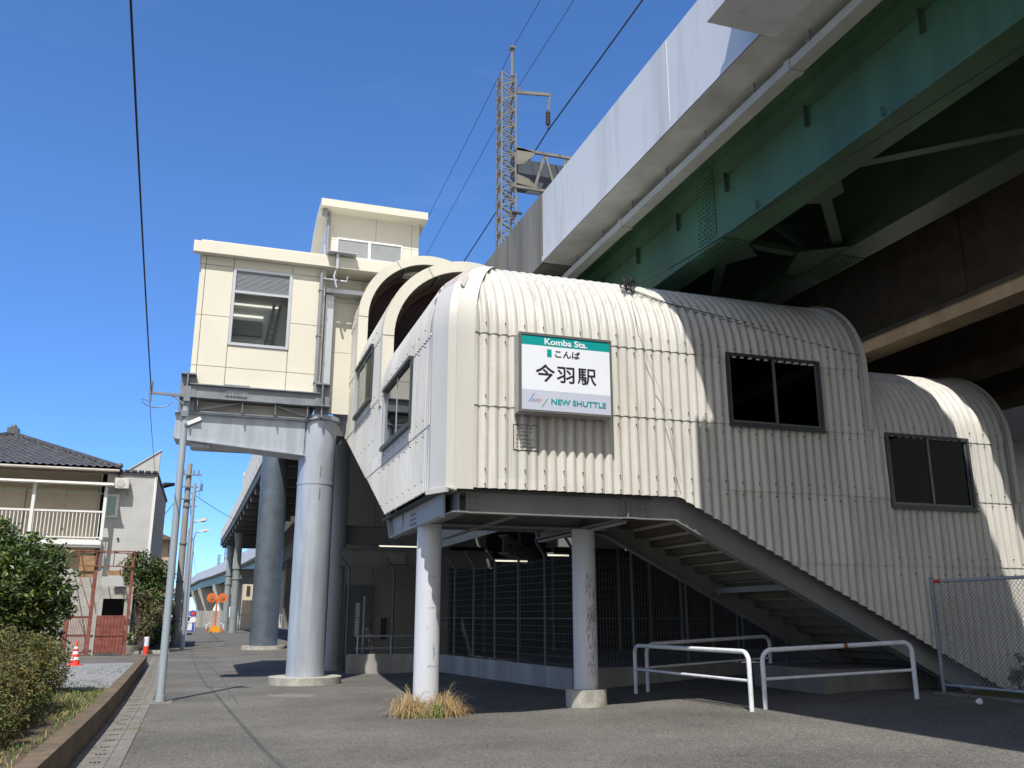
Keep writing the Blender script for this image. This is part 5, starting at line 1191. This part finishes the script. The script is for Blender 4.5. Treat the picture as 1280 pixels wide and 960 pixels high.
m=MB(); m.box(-9,-3.1,76,84,0,7.3); m.build('wall',mat('taupe_wall',(.36,.32,.27),.9),h3); m=MB(); m.prismY([(-9.5,7.3),(-2.9,7.3),(-2.9,7.45),(-6,8.7),(-9.5,7.45)],75.2,84.5); m.build('roof',mat('roof_brown',(.17,.10,.075),.7),h3)
m=MB(); m.box(-9,-2.75,74.8,75.9,4.6,5.9); m.build('balcony',mat('pink_wall',(.55,.40,.34),.9),h3); m=MB(); m.box(-4.6,-3.9,75.9,75.99,5.9,7.0); m.build('window',M_dframe,h3)
bb=thing('beige_building',(6,125,0),'pale beige building seen between the distant platform columns','building')
m=MB(); m.box(4.2,14,114,117,0,6.8); m.build('wall',mat('pale_beige',(.66,.55,.40),.8),bb)
for (a,b,z0,z1) in ((4.6,5.0,3.9,5.0),(5.3,5.8,2.4,3.4),(6.3,6.6,1.9,3.6)): m=MB(); m.box(a,b,113.9,113.99,z0,z1); m.build('window',M_dframe,bb)
fb_=MB(); 
for k in range(24): fb_.box(3.2+k*.22,3.28+k*.22,106,106.06,0,1.7)
fb_.box(3.2,8.4,106.07,106.1,1.6,1.68); tag(fb_.build('railing_fence',M_siding),'grey upright railing before the distant beige building','fence')
m=MB(); m.box(-3.6,3.0,133,133.4,0,2.2); tag(m.build('road_wall',M_conc),'low concrete wall below the distant curving viaduct','low wall')
# ---------------------------------------------------------------- far street furniture
up=thing('utility_pole',(-1.55,54,0),'thick concrete utility pole behind the slim pole','utility pole')
m=MB(); m.tube([(-1.42,54,0),(-1.48,54,10.0)],[.21,.15],0,18); m.build('pole_shaft',mat('pole_concrete',(.34,.33,.30),.9,0,.15,2,streak=True),up)
for z,l in ((9.3,.7),(8.6,.6),(7.9,.5)):
    m=MB(); m.box(-1.46-l,-1.46+l,53.75,53.85,z,z+.07)
    if z>9:
        for x in (-2.0,-1.75,-1.2,-.95): m.tube([(x,53.8,9.36),(x,53.8,9.6)],.04,0,8)
    m.build('crossarm',M_galvd,up); m=MB(); m.tube([(-2.2,53.8,8.75),(-2.7,53.6,8.65),(-2.9,53.6,8.5)],[.09,.16,.08],0,8); m.build('cable_closure',M_black,up)
for k in range(4): m=MB(); m.tube([(-1.43,54,1.2+k*2.1),(-1.43,54,1.3+k*2.1)],.225,0,16); m.build('pole_band',M_galvd,up)
p2=thing('steel_pole',(-.86,45.4,0),'slim steel pole with metal fittings at its top beside the thick concrete pole','pole')
m=MB(); m.tube([(-.84,45.4,0),(-.94,45.4,7.7)],[.10,.07],0,14); m.tube([(-.84,45.4,0),(-.86,45.4,1.0)],.115,0,14); m.build('pole_shaft',M_galv,p2)
m=MB(); m.bar((-1.15,45.4,7.2),(-.55,45.4,7.4),.05,.05); m.bar((-.7,45.4,7.0),(-.65,45.4,7.9),.03,.03); m.bar((-1.2,45.4,6.6),(-.75,45.4,6.6),.05,.05); m.tube([(-.62,45.4,7.35),(-.62,45.4,7.7)],.06,0,8); m.bar((-.9,45.4,6.55),(-.9,45.4,7.3),.05,.05); m.build('crossarm',M_galvd,p2)
def lamp(x,y,h,label):
    t=thing('street_lamp',(x,y,0),label,'street lamp','street lamps along the pavement'); m=MB(); m.tube([(x,y,0),(x-.05,y,h-.5),(x+.05,y,h-.1),(x+.35,y,h+.0)],[.07,.055,.045,.04],0,10); m.build('pole_shaft',M_galv,t)
    m=MB(); m.bar((x+.30,y,h),(x+.85,y,h+.14),.22,.12); m.sphere((x+.6,y,h+.02),.14,0,10,.5); m.build('lamp_head',M_white,t)
lamp(-1.05,50,6.35,'taller nearer street lamp with white head before the distant viaduct'); lamp(-1.0,62,6.85,'farther street lamp whose white head shows just below the other')
ms=thing('mirror_post',(-1.85,50,0),'two small dark round discs over a white plate beside the concrete pole','sign'); m=MB(); m.tube([(-1.8,49.5,0),(-1.8,49.5,2.7)],.04,0,8); m.build('pole_shaft',M_galvd,ms)
m=MB(); m.tube([(-1.78,49.3,2.5),(-1.78,49.4,2.5)],.21,0,18); m.tube([(-1.78,49.3,2.03),(-1.78,49.4,2.03)],.21,0,18); m.build('disc',M_dark,ms); m=MB(); m.box(-1.95,-1.62,49.3,49.34,1.3,1.7); m.build('plate',M_white,ms)
bl=thing('beacon_stand',(1.1,92,0),'orange stand with two round orange lamps and orange base','beacon stand')
m=MB(); m.tube([(1.05,92,.5),(1.05,92,3.1)],.09,0,10); m.build('stand_pole',M_orange,bl)
for dx in (-.5,.5): m=MB(); m.tube([(1.05+dx,91.9,3.2),(1.05+dx,92.1,3.2)],.43,0,22); m.tube([(1.05+dx,91.85,3.2),(1.05+dx,91.9,3.2)],.2,1,14); m.build('round_lamp',[M_orange,mat('lamp_lens',(.45,.20,.10),.3)],bl)
m=MB(); m.box(.55,1.55,91.7,92.3,0,.55); m.build('base',mat('base_orange',(.85,.36,.03),.5),bl)
gdx=thing('striped_hoop',(1.0,91,0),'red and white hoop barrier round the orange beacon base','barrier'); m=MB()
for dx in (-.75,.75): m.tube([(1.05+dx,91.2,0),(1.05+dx,91.2,.7),(1.05+dx*.6,91.2,.85)],.05,0,8); m.tube([(1.05+dx,91.2,.0),(1.05+dx,91.2,.3)],.055,1,8)
m.build('hoop',[M_white,M_red],gdx)
bc=thing('road_barrier',(-1.6,96,0),'white and blue work barrier board across the far street','barrier'); m=MB(); m.box(-2.3,-1.05,96,96.06,.15,.75,0); m.build('board',M_white,bc); m=MB(); m.box(-2.45,-2.3,95.98,96.08,0,.9); m.box(-1.05,-.9,95.98,96.08,0,.9); m.box(-2.3,-1.05,95.98,96.08,.04,.15); m.build('frame',M_blue,bc); m=MB(); m.box(-1.9,-1.4,95.97,96.05,.76,.86); m.build('reflector',M_red,bc)
sg=thing('road_sign',(-1.0,104,0),'small round red and blue sign on a post beside the far barrier','sign'); m=MB(); m.tube([(-.85,104,0),(-.85,104,2.6)],.06,0,8); m.build('pole_shaft',M_galv,sg); m=MB(); m.tube([(-1.15,103.9,1.75),(-1.15,103.96,1.75)],.35,0,16); m.tube([(-1.1,103.9,1.1),(-1.1,103.96,1.1)],.33,2,16); m.tube([(-1.15,103.88,1.75),(-1.15,103.9,1.75)],.2,1,14); m.build('disc',[M_blue,M_red,M_white],sg)
cr=thing('parked_car',(-1.9,120,0),'pale car waiting far down the street by the bend','car')
m=MB(); m.prismX([(118,.35),(118,.75),(118.6,.95),(119.2,1.45),(121.3,1.5),(122.2,1.0),(122.4,.4)],-2.7,-1.1); m.build('body',mat('car_silver',(.6,.62,.66),.3,.3),cr); m=MB(); m.prismX([(118.55,.97),(119.12,1.40),(119.14,1.38),(118.58,.96)],-2.55,-1.25); m.build('windscreen',M_glassd,cr)
for x in (-2.6,-1.2):
    for y in (118.8,121.6): m=MB(); m.tube([(x-.1,y,.32),(x+.1,y,.32)],.32,0,16); m.build('wheel',M_black,cr)
wire('phone_wire',sag((-1.5,53.8,9.35),(-1.6,160,8),1.0,16),.02,'thin wire from the concrete pole towards the far bend',group='street wires')
wire('phone_wire',sag((-2.5,53.8,8.6),(-9,60,8.3),.4,12),.02,'wire from the concrete pole back to the houses',group='street wires')
wire('phone_wire',sag((-2.0,53.8,7.9),(-6,75,7.0),.5,12),.02,'lower wire from the concrete pole to the brown roofed house',group='street wires')
wire('phone_wire',sag((-1.0,45.4,7.2),(9,118,12.0),.8,16),.015,'thin wire rising from the slim steel pole toward the viaduct',group='street wires')
